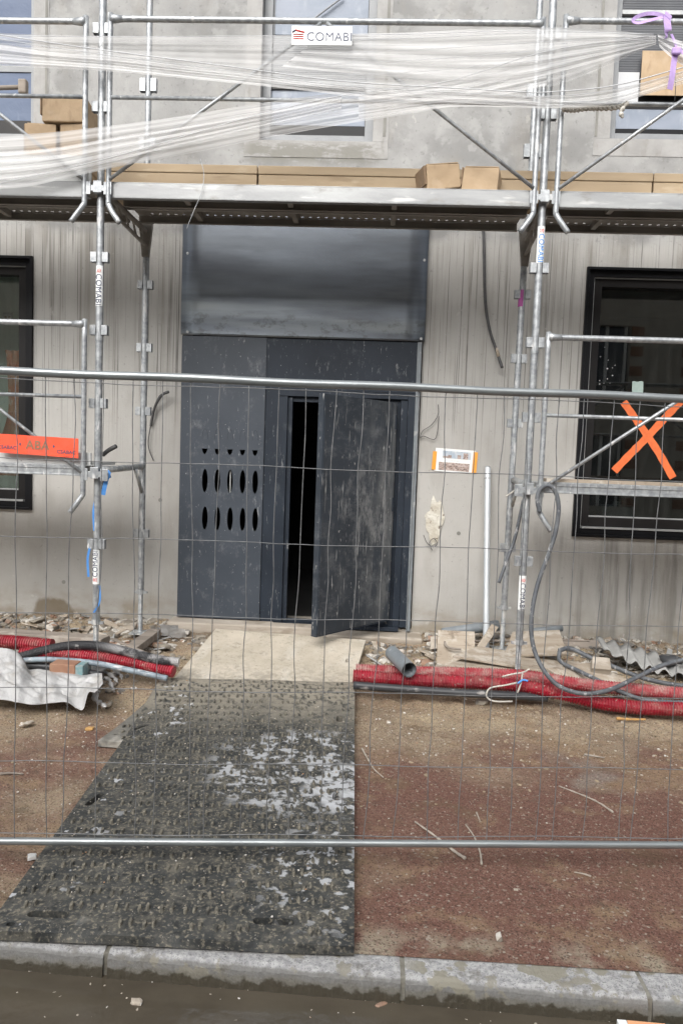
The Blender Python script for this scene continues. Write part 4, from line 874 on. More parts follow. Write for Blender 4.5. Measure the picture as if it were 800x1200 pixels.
# purple strap
ps = thing('strap', 'lilac webbing strap cinching the gathered net to the top rail', 'strap', PY(782, 45, 5.06))
def web(pts3, w_, name, par, m_='purple', up=Vector((0, 0, 1))):
    q = crv(pts3, 10); s_ = MB(); n_ = len(q)
    for i, a in enumerate(q):
        t_ = (q[min(i+1, n_-1)]-q[max(i-1, 0)]).normalized(); s2 = t_.cross(Vector((0, 1, 0))); s2 = s2.normalized() if s2.length > .1 else up
        s2 = (s2+Vector((0, .35, 0))).normalized(); s_.v += [tuple(a+s2*w_/2), tuple(a-s2*w_/2)]
    for i in range(n_-1): s_.f.append((2*i, 2*i+1, 2*i+3, 2*i+2))
    s_.mi = [0]*len(s_.f); o = s_.build(name, M[m_], par); md = o.modifiers.new('s', 'SOLIDIFY'); md.thickness = .0015; return o
web([PY(783,16,5.11), PY(781,24,5.02), PY(782,35,5.0), PY(780,42,5.05)], .055, 'wrap', ps)
web([PY(784,24,5.04), PY(772,17,5.03), PY(758,16,5.05), PY(745,20,5.05), PY(741,25,5.04), PY(748,27,5.03), PY(760,24,5.0), PY(776,20,5.0)], .022, 'loop', ps)
web([PY(786,40,5.06), PY(791,52,5.05), PY(793,58,5.03)], .020, 'tail', ps); web([PY(792,58,5.02), PY(789,72,5.01), PY(787,88,5.0), PY(784,105,5.01)], .042, 'tail', ps); web([PY(792,56,5.02), PY(800,62,5.01), PY(812,70,5.0)], .03, 'tail', ps)
t = MB(); c = PY(792,60,5.0); t.box(c.x-.03, c.x+.028, c.y-.015, c.y+.015, c.z-.022, c.z+.022); t.build('knot', M['purple'], ps, bevel=.01)
# ------------------------------------------------------------------ cables and small things on the wall
def cabl(name, label, pts_, Y, r, m_='cable', cat='cable', seg=8, mt=None):
    P = [PY(x, y, yy) for x, y, yy in [(p[0], p[1], p[2] if len(p) > 2 else Y) for p in pts_]]
    t = MB(); t.tube(crv(P, 10), r, seg); o = t.build(name, mt or M[m_], smooth=True); return tag(o, label, cat)
cc = thing('wall_conduit', 'bent dark grey conduit stub hanging from the wall beside the steel sheet', 'conduit', PY(588, 430, 6.34))
t = MB(); t.tube(crv([PY(566,262,6.375), PY(567,300,6.375), PY(568,350,6.37), PY(573,385,6.35), PY(581,410,6.33), PY(588,431,6.3)], 10), .0125, 10); t.build('tube', M['cable'], cc, smooth=True)
t = MB(); t.tube([PY(581,408,6.333), PY(584,418,6.317)], .0145, 10); t.build('pale_band', M['ply'], cc, smooth=True)
cabl('wall_cable', 'dark cable curling out of the wall left of the perforated panel', [(197,460,6.32),(188,463),(181,476),(178,490),(176,503),(174,516),(175,527),(180,540)], 6.37, .0045)
t = cabl('conduit_end', 'short frayed black conduit end poking from the wall left of the panel', [(198,459,6.30),(190,463,6.31),(182,476,6.35),(178,492,6.37),(177,499,6.38)], 6.33, .012)
cabl('tie_wire', 'thin dark wire loop hanging from the concrete above the poster', [(513,474),(513,486),(505,498),(495,505),(492,513),(496,511),(508,515),(512,507),(514,488)], 6.375, .0028)
cabl('tie_wire', 'twisted wire ring stuck in the plastered hole below the poster', [(496,627),(500,636),(507,641),(512,637),(508,631),(503,636),(506,645)], 6.36, .003)
cabl('hanging_wire', 'single pale wire hanging down in front of the deck edge', [(235,186),(239,205),(236,226),(229,243),(222,260),(219,268)], 5.13, .0022, 'galv', 'wire')
cabl('hanging_wire', 'thin wire dropping from the middle rail near the lilac strap', [(790,88),(791,100),(790,118)], 5.12, .0022, 'cable', 'wire')
# poster
c0, c1 = PY(510, 524, 6.39), PY(555, 556, 6.39)
po = thing('poster', 'white printed notice with two pictures taped to the concrete wall', 'poster', ((c0.x+c1.x)/2, 6.392, c1.z))
PM = Matrix.Translation(((c0.x+c1.x)/2, 6.394, (c0.z+c1.z)/2)) @ Matrix.Rotation(rad(2.5), 4, 'Y')
def pb(x0, x1, z0, z1, y0, y1, name, m_, par): s_ = MB(); s_.box(x0, x1, y0, y1, z0, z1, PM); return s_.build(name, m_, par)
hw, hh = (c1.x-c0.x)/2, (c0.z-c1.z)/2-.012
sheet = pb(-hw, hw, -hh, hh, 0, .0012, 'sheet', M['signw'], po)
pb(-hw+.06, hw-.035, .018, hh-.018, -.001, -.0002, 'picture', M['tile'], sheet); pb(-hw+.035, hw-.04, -hh+.012, -.018, -.001, -.0002, 'picture', M['tile2'], sheet)
for (x0, x1, z0, z1) in ((-.06, -.03, .018, .045), (.02, .05, .018, .05), (.07, .11, .018, .07), (-.10, -.055, .018, .035)): pb(x0, x1, z0, z1, -.0022, -.0012, 'picture_detail', M['tile2'], sheet)
text('- - - - - -', .020, PM @ Matrix.Translation((0, -.0012, 0)) @ FRONT, M['navy'], sheet, bold=.0002)
pb(-hw-.022, -hw+.012, -hh+.01, hh-.03, -.002, -.0004, 'tape', M['tape_y'], po); pb(hw-.016, hw+.022, -hh+.005, hh-.012, -.002, -.0004, 'tape', M['tape_y'], po)
# galvanised pole leaning on the wall
pp = thing('leaning_pole', 'pale galvanised tube leaning upright against the wall right of the poster', 'pole', PY(569, 762, 6.0))
a, c = PY(571, 548, 6.36), PY(569, 762, 6.0); t = MB(); t.tube([c, a], .026, 14); smooth_by_angle(t.build('tube', mat('bright_zinc_pole', (.66,.69,.71), (.56,.60,.63), (20,20,4), rough=.4, metal=.4), pp))
t = MB(); t.tube([a-(a-c)*.001, a+(a-c).normalized()*.008], .0265, 14); t.tube([a-(a-c).normalized()*.10, a-(a-c).normalized()*.09], .0275, 14); t.build('collar', M['galv_old'], pp, smooth=True)
# blue strap & black lever on left standard
bs_ = thing('blue_strap', 'blue webbing tied round the left scaffold post under the crossbar', 'strap', PY(110, 690, 5.18))
web([PY(128,553,5.17), PY(124,566,5.16), PY(121,580,5.165)], .03, 'band', bs_, 'blue'); web([PY(121,562,5.17), PY(126,553,5.17), PY(128,560,5.19)], .03, 'band', bs_, 'blue')
web([PY(112,586,5.19), PY(110,600,5.18), PY(111,622,5.18)], .018, 'tail', bs_, 'blue'); web([PY(106,640,5.18), PY(103,655,5.17), PY(104,676,5.175)], .016, 'tail', bs_, 'blue'); web([PY(117,686,5.165), PY(117,705,5.165), PY(110,718,5.165)], .012, 'tail', bs_, 'blue')
t = cabl('hose_stub', 'short black hose end sticking out from behind the left scaffold post', [(121,533,5.3),(127,528,5.28),(136,523,5.25)], 5.3, .016, 'cable', 'hose')
# ------------------------------------------------------------------ site fence
fl, fr_ = Vector((-1.75, 0, 0)), Vector((1.75, 0, 0))
def fpt(u, z):                                        # u: metres along the panel
    a0, a1 = Vector((-1.42, 2.78)), Vector((1.36, 3.05)); d_ = (a1-a0).normalized(); q = a0+d_*(u+1.42); return Vector((q.x, q.y, z))
Fp = thing('site_fence', 'galvanised wire mesh site fence panel standing before the scaffold', 'fence', fpt(0, 0))
t = MB(); t.tube([fpt(-1.75+3.5*i/30, 1.975+.002*math.sin(i*.9)) for i in range(31)], .0165, 14); smooth_by_angle(t.build('top_tube', M['fence'], Fp))
t = MB(); t.tube([fpt(-1.75+3.5*i/30, .125) for i in range(31)], .0148, 14); smooth_by_angle(t.build('bottom_tube', M['fence'], Fp))
for u in (-1.75, 1.75): t = MB(); t.tube([fpt(u, .02), fpt(u, 1.99)], .019, 14); smooth_by_angle(t.build('post', M['fence'], Fp))
t = MB(); rnd = random.Random(5)
zr = [1.945-.2985*k for k in range(7)]; zr[-1] = .158
u = -1.70; cols_u = []
while u < 1.72: cols_u.append(u+rnd.uniform(-.004, .004)); u += .1105
for cu_ in cols_u:
    p = []; lean = rnd.uniform(-.006, .006)-.02*cu_*0
    for j, z in enumerate(zr):
        o = rnd.uniform(-.007, .007)
        p.append(fpt(cu_+o+lean*j, z)+Vector((0, rnd.uniform(-.003, .003), 0)))
        if j < 6:
            zm = (z+zr[j+1])/2; p.append(fpt(cu_+o*.3+lean*j+rnd.uniform(-.008, .008)*(1 if rnd.random() < .35 else .3), zm)+Vector((0, rnd.uniform(-.004, .004), 0)))
    p = [fpt(cu_, 1.96)]+p+[p[-1]-Vector((0, 0, .035))]
    t.tube(crv(p, 3), .0019, 5, caps=False)
for j, z in enumerate(zr):
    p = [fpt(-1.75+3.5*i/40, z+.0035*math.sin(i*.5+j)+rnd.uniform(-.0015, .0015))-Vector((0, .003, 0)) for i in range(41)]
    t.tube(p, .0018, 5, caps=False)
t.build('wire_mesh', M['wire'], Fp, smooth=True)
for u in (-1.78, 1.78):
    q = fpt(u, 0); b_ = MB(); b_.box(q.x-.1, q.x+.1, q.y-.3, q.y+.3, .001, .12); tag(b_.build('ballast_block', M['fcement'], bevel=.02), 'concrete fence foot under the '+('left' if u < 0 else 'right')+' end of the mesh panel', 'fence foot', 'concrete fence feet')
# ------------------------------------------------------------------ ground mats
def gmat(name, label, corners, zf, slots, m_, lugs=True, thick=.038, seed=1, lugr=(0, 1), pitch=(.082, .088)):
    """corners NL,NR,FR,FL (x,y); zf(x,y)->height of the top; slots in (u,v) fractions"""
    NL, NR, FR, FL = [Vector(c_) for c_ in corners]
    def uvp(u, v): return (NL.lerp(NR, u)).lerp(FL.lerp(FR, u), v)
    Lu, Lv = (NR-NL).length, (FL-NL).length
    root = thing(name, label, 'ground mat', (*uvp(.5, .5), zf(*uvp(.5, .5))-thick), 'heavy plastic ground mats forming the walkway')
    hs_ = []
    for s_ in slots:
        u, v, hl, r_, an = s_; hs_.append(stadium(u*Lu, v*Lv, hl, r_, an))
    o = plate('mat_body', [(0, 0)]+[(Lu*i/12, 0) for i in range(1, 12)]+[(Lu, 0)]+[(Lu, Lv*i/24) for i in range(1, 24)]+[(Lu, Lv)]+[(Lu*i/12, Lv) for i in range(11, 0, -1)]+[(0, Lv)]+[(0, Lv*i/24) for i in range(23, 0, -1)], hs_, thick, Matrix.Identity(4), m_, None)
    me = o.data; org = o.location.copy()
    bm = bmesh.new(); bm.from_mesh(me)
    for ax, n_, L_ in ((0, 8, Lu), (1, 20, Lv)):
        for i in range(1, n_):
            nn = Vector((1, 0, 0)) if ax == 0 else Vector((0, 1, 0)); pc = nn*(L_*i/n_)-org
            bmesh.ops.bisect_plane(bm, geom=bm.verts[:]+bm.edges[:]+bm.faces[:], plane_co=pc, plane_no=nn)
    for v_ in bm.verts:
        a = v_.co+org; top = a.z > 0; q = uvp(a.x/Lu, a.y/Lv); z = zf(q.x, q.y)-(0 if top else thick)
        ed = min(a.x, Lu-a.x, a.y, Lv-a.y); z -= .0 if ed > .01 else (.004 if top else 0)
        v_.co = Vector((q.x, q.y, z))
    if lugs:
        rn = random.Random(seed); j = 0; v = .06
        while v < Lv-.05:
            u = .055+(pitch[0]/2 if j % 2 else 0)
            while u < Lu-.05:
                ok = all(math.hypot(max(0, abs(u-s_[0]*Lu)-abs(s_[2]*math.cos(s_[4]))), max(0, abs(v-s_[1]*Lv)-abs(s_[2]*math.sin(s_[4])))) > .055 for s_ in slots)
                if ok and lugr[0] <= v/Lv <= lugr[1] and rn.random() < .93:
                    for sg2 in (-1, 1):
                        cu2, cv2 = u+sg2*.015+rn.uniform(-.003, .003), v+sg2*.004; an = .18+rn.uniform(-.1, .1); hl, hw_, hgt = .024, .0085, .011*rn.uniform(.6, 1.15)
                        ring = []
                        for k in range(8):
                            a = 2*math.pi*k/8; lx_, ly_ = hw_*math.cos(a), hl*math.sin(a); ring.append((cu2+lx_*math.cos(an)-ly_*math.sin(an), cv2+lx_*math.sin(an)+ly_*math.cos(an), lx_, ly_))
                        vb = []; vt = []
                        for (a, b2, lx_, ly_) in ring:
                            q = uvp(a/Lu, b2/Lv); z = zf(q.x, q.y); vb.append(bm.verts.new((q.x, q.y, z-.001)))
                            q2 = uvp((cu2+(a-cu2)*.6)/Lu, (cv2+(b2-cv2)*.7)/Lv); vt.append(bm.verts.new((q2.x, q2.y, z+hgt)))
                        for k in range(8): bm.faces.new((vb[k], vb[(k+1) % 8], vt[(k+1) % 8], vt[k])).material_index = 1
                        bm.faces.new(vt).material_index = 1
                u += pitch[0]
            v += pitch[1]; j += 1
    bmesh.ops.recalc_face_normals(bm, faces=bm.faces)
    bm.to_mesh(me); bm.free(); me.materials.append(M['lug'])
    c_ = uvp(.5, .5); me.transform(Matrix.Translation(-Vector((c_.x, c_.y, 0)))); o.parent = root; o.location = Vector((c_.x, c_.y, 0))-WL[root.name]
    return root
def zA(x, y): return .052+.03*sstep(y, 4.2, 5.05)+.163*max(0, (y-5.12)/.83)**1.0-.004*nse(x, y, 3, 4)
def zB(x, y): return .046+.030*sstep(y, 4.0, 4.9)+.035*sstep(y, 4.2, 5.0)+.004*nse(x, y, 2, 1)
gmat('ground_mat', 'pale mud-dried mat sloping up to the steel door sill', [(-1.505, 4.05), (-.235, 3.99), (-.005, 5.90), (-1.245, 5.985)], lambda x, y: zA(x, y)-.012 if y < 4.9 else zA(x, y), [(.42,.975,.05,.012,0), (.82,.965,.04,.012,0), (.93,.80,.02,.014,1.57), (.11,.80,.02,.013,.6), (.93,.62,.01,.008,0), (.05,.05,.01,.01,0)], M['pale_mat'], seed=3, lugr=(0, .56))
gmat('ground_mat', 'long black studded mat with white plaster stains reaching over the kerb', [(-1.262, 2.362), (-.002, 2.398), (-.072, 5.165), (-1.425, 5.045)], zB,
     [(.145,.035,.055,.019,.0), (.775,.04,.055,.019,.0), (.06,.012,.004,.011,.0), (.945,.018,.004,.012,0), (.935,.40,.022,.022,1.57), (.93,.76,.022,.020,1.57), (.955,.58,.004,.010,0), (.955,.545,.004,.009,0), (.055,.36,.05,.016,1.3), (.045,.70,.035,.014,.9), (.30,.965,.045,.010,0), (.78,.965,.045,.010,0), (.17,.975,.02,.01,0)], M['rub_mat'], seed=2)
# ------------------------------------------------------------------ rubble, grit
ICO = None
def ico(sub):
    bm = bmesh.new(); bmesh.ops.create_icosphere(bm, subdivisions=sub, radius=1); v = [v_.co.copy() for v_ in bm.verts]; f = [tuple(x.index for x in q.verts) for q in bm.faces]; bm.free(); return v, f
I1, I2 = ico(1), ico(2)
def stone_into(mb, x, y, z, s, rn, base=I1, flat=.6):
    V, Fc = base; k = rn.uniform(0, 99); sx, sy, sz = s*rn.uniform(.7, 1.3), s*rn.uniform(.6, 1.1), s*flat*rn.uniform(.6, 1.1)
    R_ = Matrix.Rotation(rn.uniform(0, 6.28), 3, 'Z') @ Matrix.Rotation(rn.uniform(-.4, .4), 3, 'X')
    pts_ = []
    for v in V:
        q = 1+.55*noise.noise(v*1.6+Vector((k, k*.3, -k))); a = v*q
        a = Vector((max(-.75, min(.75, a.x)), max(-.7, min(.7, a.y)), max(-.6, min(.65, a.z))))
        a = R_ @ Vector((a.x*sx, a.y*sy, a.z*sz)); pts_.append((x+a.x, y+a.y, z+a.z))
    mb.add(pts_, Fc)
rn = random.Random(11)
def on_mat(x, y, mrg=0.0):
    t_ = (y-2.36)/2.8; return (-1.262-.17*t_-mrg < x < -.0-.05*t_+mrg and 2.3 < y < 5.15) or (4.0 < y < 6.0 and -1.52+.13*(y-4)-mrg < x < -.22+.115*(y-4)+mrg and y > 3.9)
rb = MB()
for k in range(150):                     # splintered wood and slate scraps inside the rubble
    x, y = rn.uniform(-3.4, 3.2), 6.36-abs(rn.gauss(0, .5))
    if on_mat(x, y, .06) or y < 4.9 or (-1.72 < x < .5 and y > 6.05): continue
    rb.cur = rn.choice((1, 1, 2)); L_ = rn.uniform(.03, .11); T = Matrix.Translation((x, y, gz(x, y)+.02)) @ Matrix.Rotation(rn.uniform(0, 3.14), 4, 'Z') @ Matrix.Rotation(rn.uniform(-.35, .35), 4, 'Y') @ Matrix.Rotation(rn.uniform(-.5, .5), 4, 'X')
    rb.box(-L_, L_*rn.uniform(.6, 1), -L_*.22, L_*rn.uniform(.1, .4), -.004, .006, T)
rb.cur = 0
for k in range(110):
    x, y = rn.uniform(-3.5, 3.3), 6.3-abs(rn.gauss(0, .45))
    if on_mat(x, y, .09) or y < 5.1 or (-1.8 < x < .58 and y > 5.95): continue
    s = rn.uniform(.045, .085); stone_into(rb, x, y, gz(x, y)+.008, s, rn, I1, .4)
for k in range(2300):
    x, y = rn.uniform(-3.6, 3.4), 6.38-abs(rn.gauss(0, .48))
    if on_mat(x, y, .03) or y < 4.9 or (-1.72 < x < .5 and y > 6.12): continue
    s = rn.choice((.012, .018, .025, .04))*rn.uniform(.7, 1.3); stone_into(rb, x, y, gz(x, y)+s*.2, s, rn)
for k in range(420):                     # dense band near the left wall and on the soil left of the mat
    x, y = rn.uniform(-3.6, -1.55), rn.uniform(4.7, 6.35)
    if on_mat(x, y, .03): continue
    s = rn.choice((.012, .02, .03, .045))*rn.uniform(.7, 1.2); stone_into(rb, x, y, gz(x, y)+s*.15, s, rn)
for k in range(520):
    x, y = rn.uniform(.05, 3.2), rn.uniform(5.15, 6.35); s = rn.choice((.015, .025, .04))*rn.uniform(.7, 1.2)
    if x < .5 and y > 6.1: continue
    stone_into(rb, x, y, gz(x, y)+s*.2, s, rn)
tag(rb.build('rubble', [M['stone'], M['ply'], M['fcement']]), 'loose rubble and broken masonry strewn along the foot of the wall', 'rubble', kind='stuff')
gr = MB()
for k in range(7500):
    x = rn.uniform(-2.6, 2.6); y = 2.55+rn.random()**.75*3.6
    if on_mat(x, y, .01): continue
    dens = .10+.55*sstep(y, 3.4, 4.6)+.35*(x < -1.1)+.35*max(0, nse(x, y, 2.5, 6))
    if rn.random() > dens: continue
    s = rn.choice((.002, .0025, .003, .004, .006))*rn.uniform(.7, 1.4)*(1.35 if y > 4 else 1); stone_into(gr, x, y, gz(x, y)+s*.2, s, rn)
for k in range(90):
    x = rn.uniform(-1.35, 1.5); y = 2.325-.03*(x+.2)+rn.uniform(-.006, .002); s = rn.uniform(.0015, .0035); stone_into(gr, x, y, -.084, s, rn)
for k in range(380):
    x, y = rn.uniform(-1.3, -.05), rn.uniform(2.5, 5.0); s = rn.choice((.0025, .004, .006)); stone_into(gr, x, y, zB(x, y)+s*.3, s, rn)
for k in range(260):
    x = rn.uniform(-1.5, 1.6); y = 2.30-.03*(x+.2)-abs(rn.gauss(0, .07)); s = rn.choice((.003, .005, .008)); stone_into(gr, x, y, -.0875, s, rn)
gr.cur = 1
for k in range(2600):
    x = rn.uniform(-2.8, 2.9); y = 5.6-abs(rn.gauss(0, .75))
    if on_mat(x, y, .01) or y < 2.6: continue
    s = rn.choice((.005, .007, .010, .014))*rn.uniform(.7, 1.3); stone_into(gr, x, y, gz(x, y)+s*.05, s, rn)
tag(gr.build('gravel', [M['chip'], M['clod']]), 'small stones and grit scattered over the muddy pavement', 'gravel', kind='stuff')
def stone(px, py, z, s, label, name='stone', m_='chip', cat='stone', flat=.7, seed=0, zoff=None):
    p = PZ(px, py, z); mb = MB(); stone_into(mb, 0, 0, 0, s, random.Random(seed), I2, flat); zmin = min(v[2] for v in mb.v)
    mb.v = [(a+p.x, b2+p.y, c2-zmin+z-.002) for a, b2, c2 in mb.v]; return tag(mb.build(name, M[m_] if isinstance(m_, str) else m_, smooth=False), label, cat)
stone(220,1109,-.003,.016,'flat light stone on the kerb with a brown leaf beside it', seed=1)
stone(286,1111,-.003,.014,'small pinkish pebble on the kerb below the mat edge', seed=2, flat=.9)
stone(321,1111,-.003,.016,'round grey pebble on the kerb just right of the pinkish one', seed=3, m_='stone', flat=.9)
stone(38,1006,.0,.03,'bright white stone chip touching the left edge of the black mat', seed=4, m_=mat('white_stone', (.75,.75,.73), (.6,.6,.58), 20))
stone(584,1102,.0,.014,'upright grey pebble on the red pavement near the kerb', seed=5, m_='stone', flat=1.4)
stone(160,1180,-.1,.022,'whitish stone standing in the gutter water at left', seed=6, flat=1.3)
stone(409,1174,-.1,.026,'pale round stone in the gutter below the mat corner', seed=7, flat=.8)
stone(446,1182,-.1,.022,'small grey stone in the gutter under the kerb joint', seed=8, m_='stone')
stone(105,855,.01,.035,'orange-brown block fragment on the soil left of the walkway', seed=9, m_='timber_orange', flat=.35, cat='fragment')
stone(604,1043,.0,.010,'tiny white pebble on the red pavement right of the twigs', seed=12)
stone(32,850,.01,.045,'flat cream rubble slab on the soil at the left edge', seed=13, flat=.3)
stone(125,828,.02,.05,'flat tan rubble piece below the frayed end of the plastic sheet', seed=14, flat=.3)
stone(28,851,.01,.03,'broken grey stone beside the cream slab at the left edge', seed=15)
stone(190,760,.12,.10,'large flat tan stone beside the pale mat left of the door', seed=16, m_='stone', flat=.35)
stone(150,738,.16,.10,'broad beige concrete lump behind the black conduit at left', seed=17, m_='sill', flat=.4)
stone(212,742,.16,.09,'reddish flat brick fragment by the left end of the door step', seed=18, m_='stone', flat=.35)
stone(700,838,.02,.035,'white rubble piece under the red conduit at right', seed=19)
stone(455,848,.02,.02,'pale chip on the sand close to the mat corner', seed=20)
stone(62,738,.2,.06,'dark rock on the soil ridge behind the timber at left', seed=21, m_='stone')
# ------------------------------------------------------------------ left heap: timber, conduits, polythene
def beam(name, label, p0, p1, w_, h, m_, cat='plank', roll_=0, bevel=.004):
    p0, p1 = Vector(p0), Vector(p1); d_ = (p1-p0); L_ = d_.length; q = d_.to_track_quat('X', 'Z').to_matrix().to_4x4()
    mb = MB(); mb.box(0, L_, -w_/2, w_/2, -h/2, h/2, Matrix.Translation(p0) @ q @ Matrix.Rotation(roll_, 4, 'X'))
    return tag(mb.build(name, M[m_], bevel=bevel), label, cat)
beam('timber_beam', 'weathered grey timber beam lying behind the red conduit at left', PY(-25,742,5.62), PY(124,752,5.50), .14, .07, 'wood_old', 'beam')
beam('timber_beam', 'short grey timber angled towards the left scaffold foot plate', PY(150,765,5.35), PY(182,741,5.95), .10, .06, 'wood_old', 'beam')
beam('wooden_strip', 'thin brown wooden strip lying across the stones left of the pale mat', PY(130,748,5.35), PY(205,779,5.25), .03, .01, 'wood_old', 'strip')
def ground_path(pts_, r): return [PZ(x, y, z+r) for x, y, z in pts_]
tag(corr('red_conduit', [PY(x, y, Y) for x, y, Y in [(-60,751,5.28),(-20,751,5.28),(20,753,5.27),(62,757,5.26)]], .052, M['red_pipe']), 'dusty red conduit ending behind the black hose at the left edge', 'conduit', 'red corrugated conduits')
tag(corr('red_conduit', [PY(x, y, Y) for x, y, Y in [(25,766,5.12),(60,765,5.12),(114,770,5.08),(153,776,5.05),(204,787,4.98)]], .044, M['red_pipe']), 'bright red ribbed conduit running under the black hose into the pale mat', 'conduit', 'red corrugated conduits')
tag(corr('black_conduit', [PY(x, y, Y) for x, y, Y in [(15,772,5.08),(45,764,5.10),(80,757,5.10),(115,757,5.08),(150,764,5.05),(185,773,5.0),(210,776,5.0)]], .033, M['blk_pale'], pitch_=.011), 'black corrugated hose arching over the red conduit at left, whitened at its end', 'conduit')
t = MB(); t.tube(crv([PY(x, y, Y) for x, y, Y in [(28,774,4.98),(60,773,4.98),(110,777,4.96),(150,785,4.93),(196,795,4.90)]], 10), .020, 10); tag(t.build('grey_hose', M['blue_grey'], smooth=True), 'flat blue-grey hose in front of the red conduit at left', 'hose')
t = MB(); t.tube(crv([PY(x, y, Y) for x, y, Y in [(-20,776,5.0),(30,780,5.0),(75,783,5.0),(120,792,4.95)]], 10), .028, 10); tag(t.build('black_pipe', M['blk_pipe'], smooth=True), 'plain black pipe in the shadow behind the white plastic sheet', 'pipe')
bk = thing('printed_block', 'orange brick in a turquoise printed wrapper behind the white plastic sheet', 'brick', PY(80, 786, 4.85))
a, c = PY(58, 778, 4.84), PY(88, 788, 4.84); b_ = MB(); b_.box(a.x, c.x, 4.84, 5.0, c.z-.04, a.z); b_.build('body', M['brick'], bk, bevel=.006)
b_ = MB(); c2 = PY(97, 788, 4.84); b_.box(c.x+.001, c2.x, 4.842, 5.0, c.z-.04, a.z-.004); b_.build('wrapper', M['cyan_dull'], bk, bevel=.004)
# crumpled white polythene
def tarp():
    outline_t = [(-40,757),(0,759),(18,763),(28,773),(33,784),(46,784),(60,786),(85,789),(100,791),(112,789),(120,789)]
    outline_b = [(-40,822),(0,820),(20,823),(40,826),(60,824),(78,823),(90,830),(98,831),(104,812),(112,811),(121,801)]
    T = crv([(x, y, 0) for x, y in outline_t], 8); Bt = crv([(x, y, 0) for x, y in outline_b], 8); nu = len(T); nv = 34; s_ = MB()
    for j in range(nv):
        v = j/(nv-1)
        for i in range(nu):
            q = T[i].lerp(Bt[i], v); base = 4.86-(.42)*v
            # heights: tall at back, falling to the ground at front
            p = PY(q.x, q.y, base+.06*nse(q.x*.03, v, 2.2, 3)); zmin = gz(p.x, p.y)+.004
            if p.z < zmin: p = PZ(q.x, q.y, zmin)
            wr_ = .018*abs(noise.noise(Vector((p.x*5+p.y*9, v*4-p.x*6, 7))))*2+.030*noise.noise(Vector((p.x*7, v*6, 1)))+.016*noise.noise(Vector((p.x*17, v*15, 4)))+.012*abs(math.sin((p.x*9+v*7)))
            edge = min(1, 4*v, 4*(1-v)); p = p+Vector((0, -.4, .9))*wr_*edge*.9; s_.v.append(tuple(p))
    for j in range(nv-1):
        for i in range(nu-1): q = j*nu+i; s_.f.append((q, q+1, q+nu+1, q+nu))
    s_.mi = [0]*len(s_.f); o = s_.build('polythene_sheet', M['tarp'], smooth=True); md = o.modifiers.new('s', 'SOLIDIFY'); md.thickness = .0015
    return tag(o, 'crumpled dirty white polythene sheet lying on the soil at left', 'plastic sheet')
tarp()
kn = thing('knotted_plastic', 'frayed knotted end of white plastic beside the polythene sheet', 'plastic scrap', PZ(128, 800, .05))
for s_i, pts_ in enumerate([[(108,792),(118,784),(130,784),(141,790),(143,796)], [(112,800),(116,790),(124,788),(134,794),(138,800)], [(116,804),(119,794),(128,797),(132,806),(134,811)], [(110,797),(114,786),(118,781)], [(112,806),(111,818),(118,824),(124,828)]]):
    t = MB(); t.tube(crv([PZ(x, y, .06+.02*(i % 2)) for i, (x, y) in enumerate(pts_)], 6), lambda i: .017-.0003*i+.005*math.sin(i*1.3), 7); t.build('strand', M['tarp'], kn, smooth=True)
# white scraps left of door
for k, (px, py, lab) in enumerate([(200,738,'white crumpled plastic scrap upright among stones left of the sill'), (208,741,'torn white plastic scrap beside the door step')]):
    p = PY(px, py, 5.95); s_ = MB()
    for j in range(6):
        for i in range(6): s_.v.append((p.x+(i-2.5)*.03+.01*nse(i, j, 1.3, k), p.y+.02*nse(i, j, .9, k+4)-.01*j, p.z+(j-2.5)*.018*(1 if k else 1.2)+.012*nse(i, j, 1.1, k+8)))
    for j in range(5):
        for i in range(5): q = j*6+i; s_.f.append((q, q+1, q+7, q+6))
    s_.mi = [0]*25; tag(s_.build('plastic_scrap', M['tarp'], smooth=True), lab, 'plastic scrap')
# ------------------------------------------------------------------ right heap
tag(corr('red_conduit', [PY(x, y, Y) for x, y, Y in [(414,792,5.05),(480,797,5.03),(560,800,5.0),(610,804,4.98),(650,811,4.95),(700,823,4.9),(745,829,4.87),(800,831,4.85),(860,832,4.83)]], .047, M['red_pipe']), 'bright red ribbed conduit lying in front across the right side', 'conduit', 'red corrugated conduits')
tag(corr('red_conduit', [PY(x, y, Y) for x, y, Y in [(417,785,5.2),(500,788,5.18),(570,790,5.14),(620,793,5.12),(680,802,5.08),(740,808,5.05),(800,813,5.03),(860,816,5.02)]], .046, M['pink_pipe']), 'dust-whitened pinkish red conduit behind the bright red one', 'conduit', 'red corrugated conduits')
t = MB(); t.tube(crv([PY(x, y, Y) for x, y, Y in [(414,803,4.95),(480,808,4.94),(540,812,4.93),(600,815,4.93),(640,818,4.97)]], 10), .027, 10); tag(t.build('black_pipe', M['blk_pipe'], smooth=True), 'grey-smeared black pipe running under the front red conduit', 'pipe')
gp = thing('pipe_offcut', 'short grey pipe offcut with open end beside the pale mat', 'pipe', PY(470, 790, 5.0))
a, c = PY(459, 765, 5.25), PY(479, 785, 4.93); dd = (a-c); mb = MB(); pts_ = [c, c+dd*.5, a]; mb.tube(pts_, .052, 20, caps=False); mb.tube(pts_[::-1], .047, 20, caps=False)
nr = 20
for k in range(nr): mb.f.append((k, (k+1) % nr, 0, 0)) if False else None
o = mb.build('wall', M['grey_pipe'], gp, smooth=True)
mb = MB(); q = dd.normalized(); mb.tube([c+q*.001, c-q*.002], lambda i: .0525, 20, caps=False); mb.build('rim', M['grey_pipe'], gp)
mb = MB(); mb.tube([c+dd*.55, c+dd*.56], .0465, 20); mb.build('bore_shade_disc', M['blk_pipe'], gp)  # black disc added to stand in for the shade inside the bore
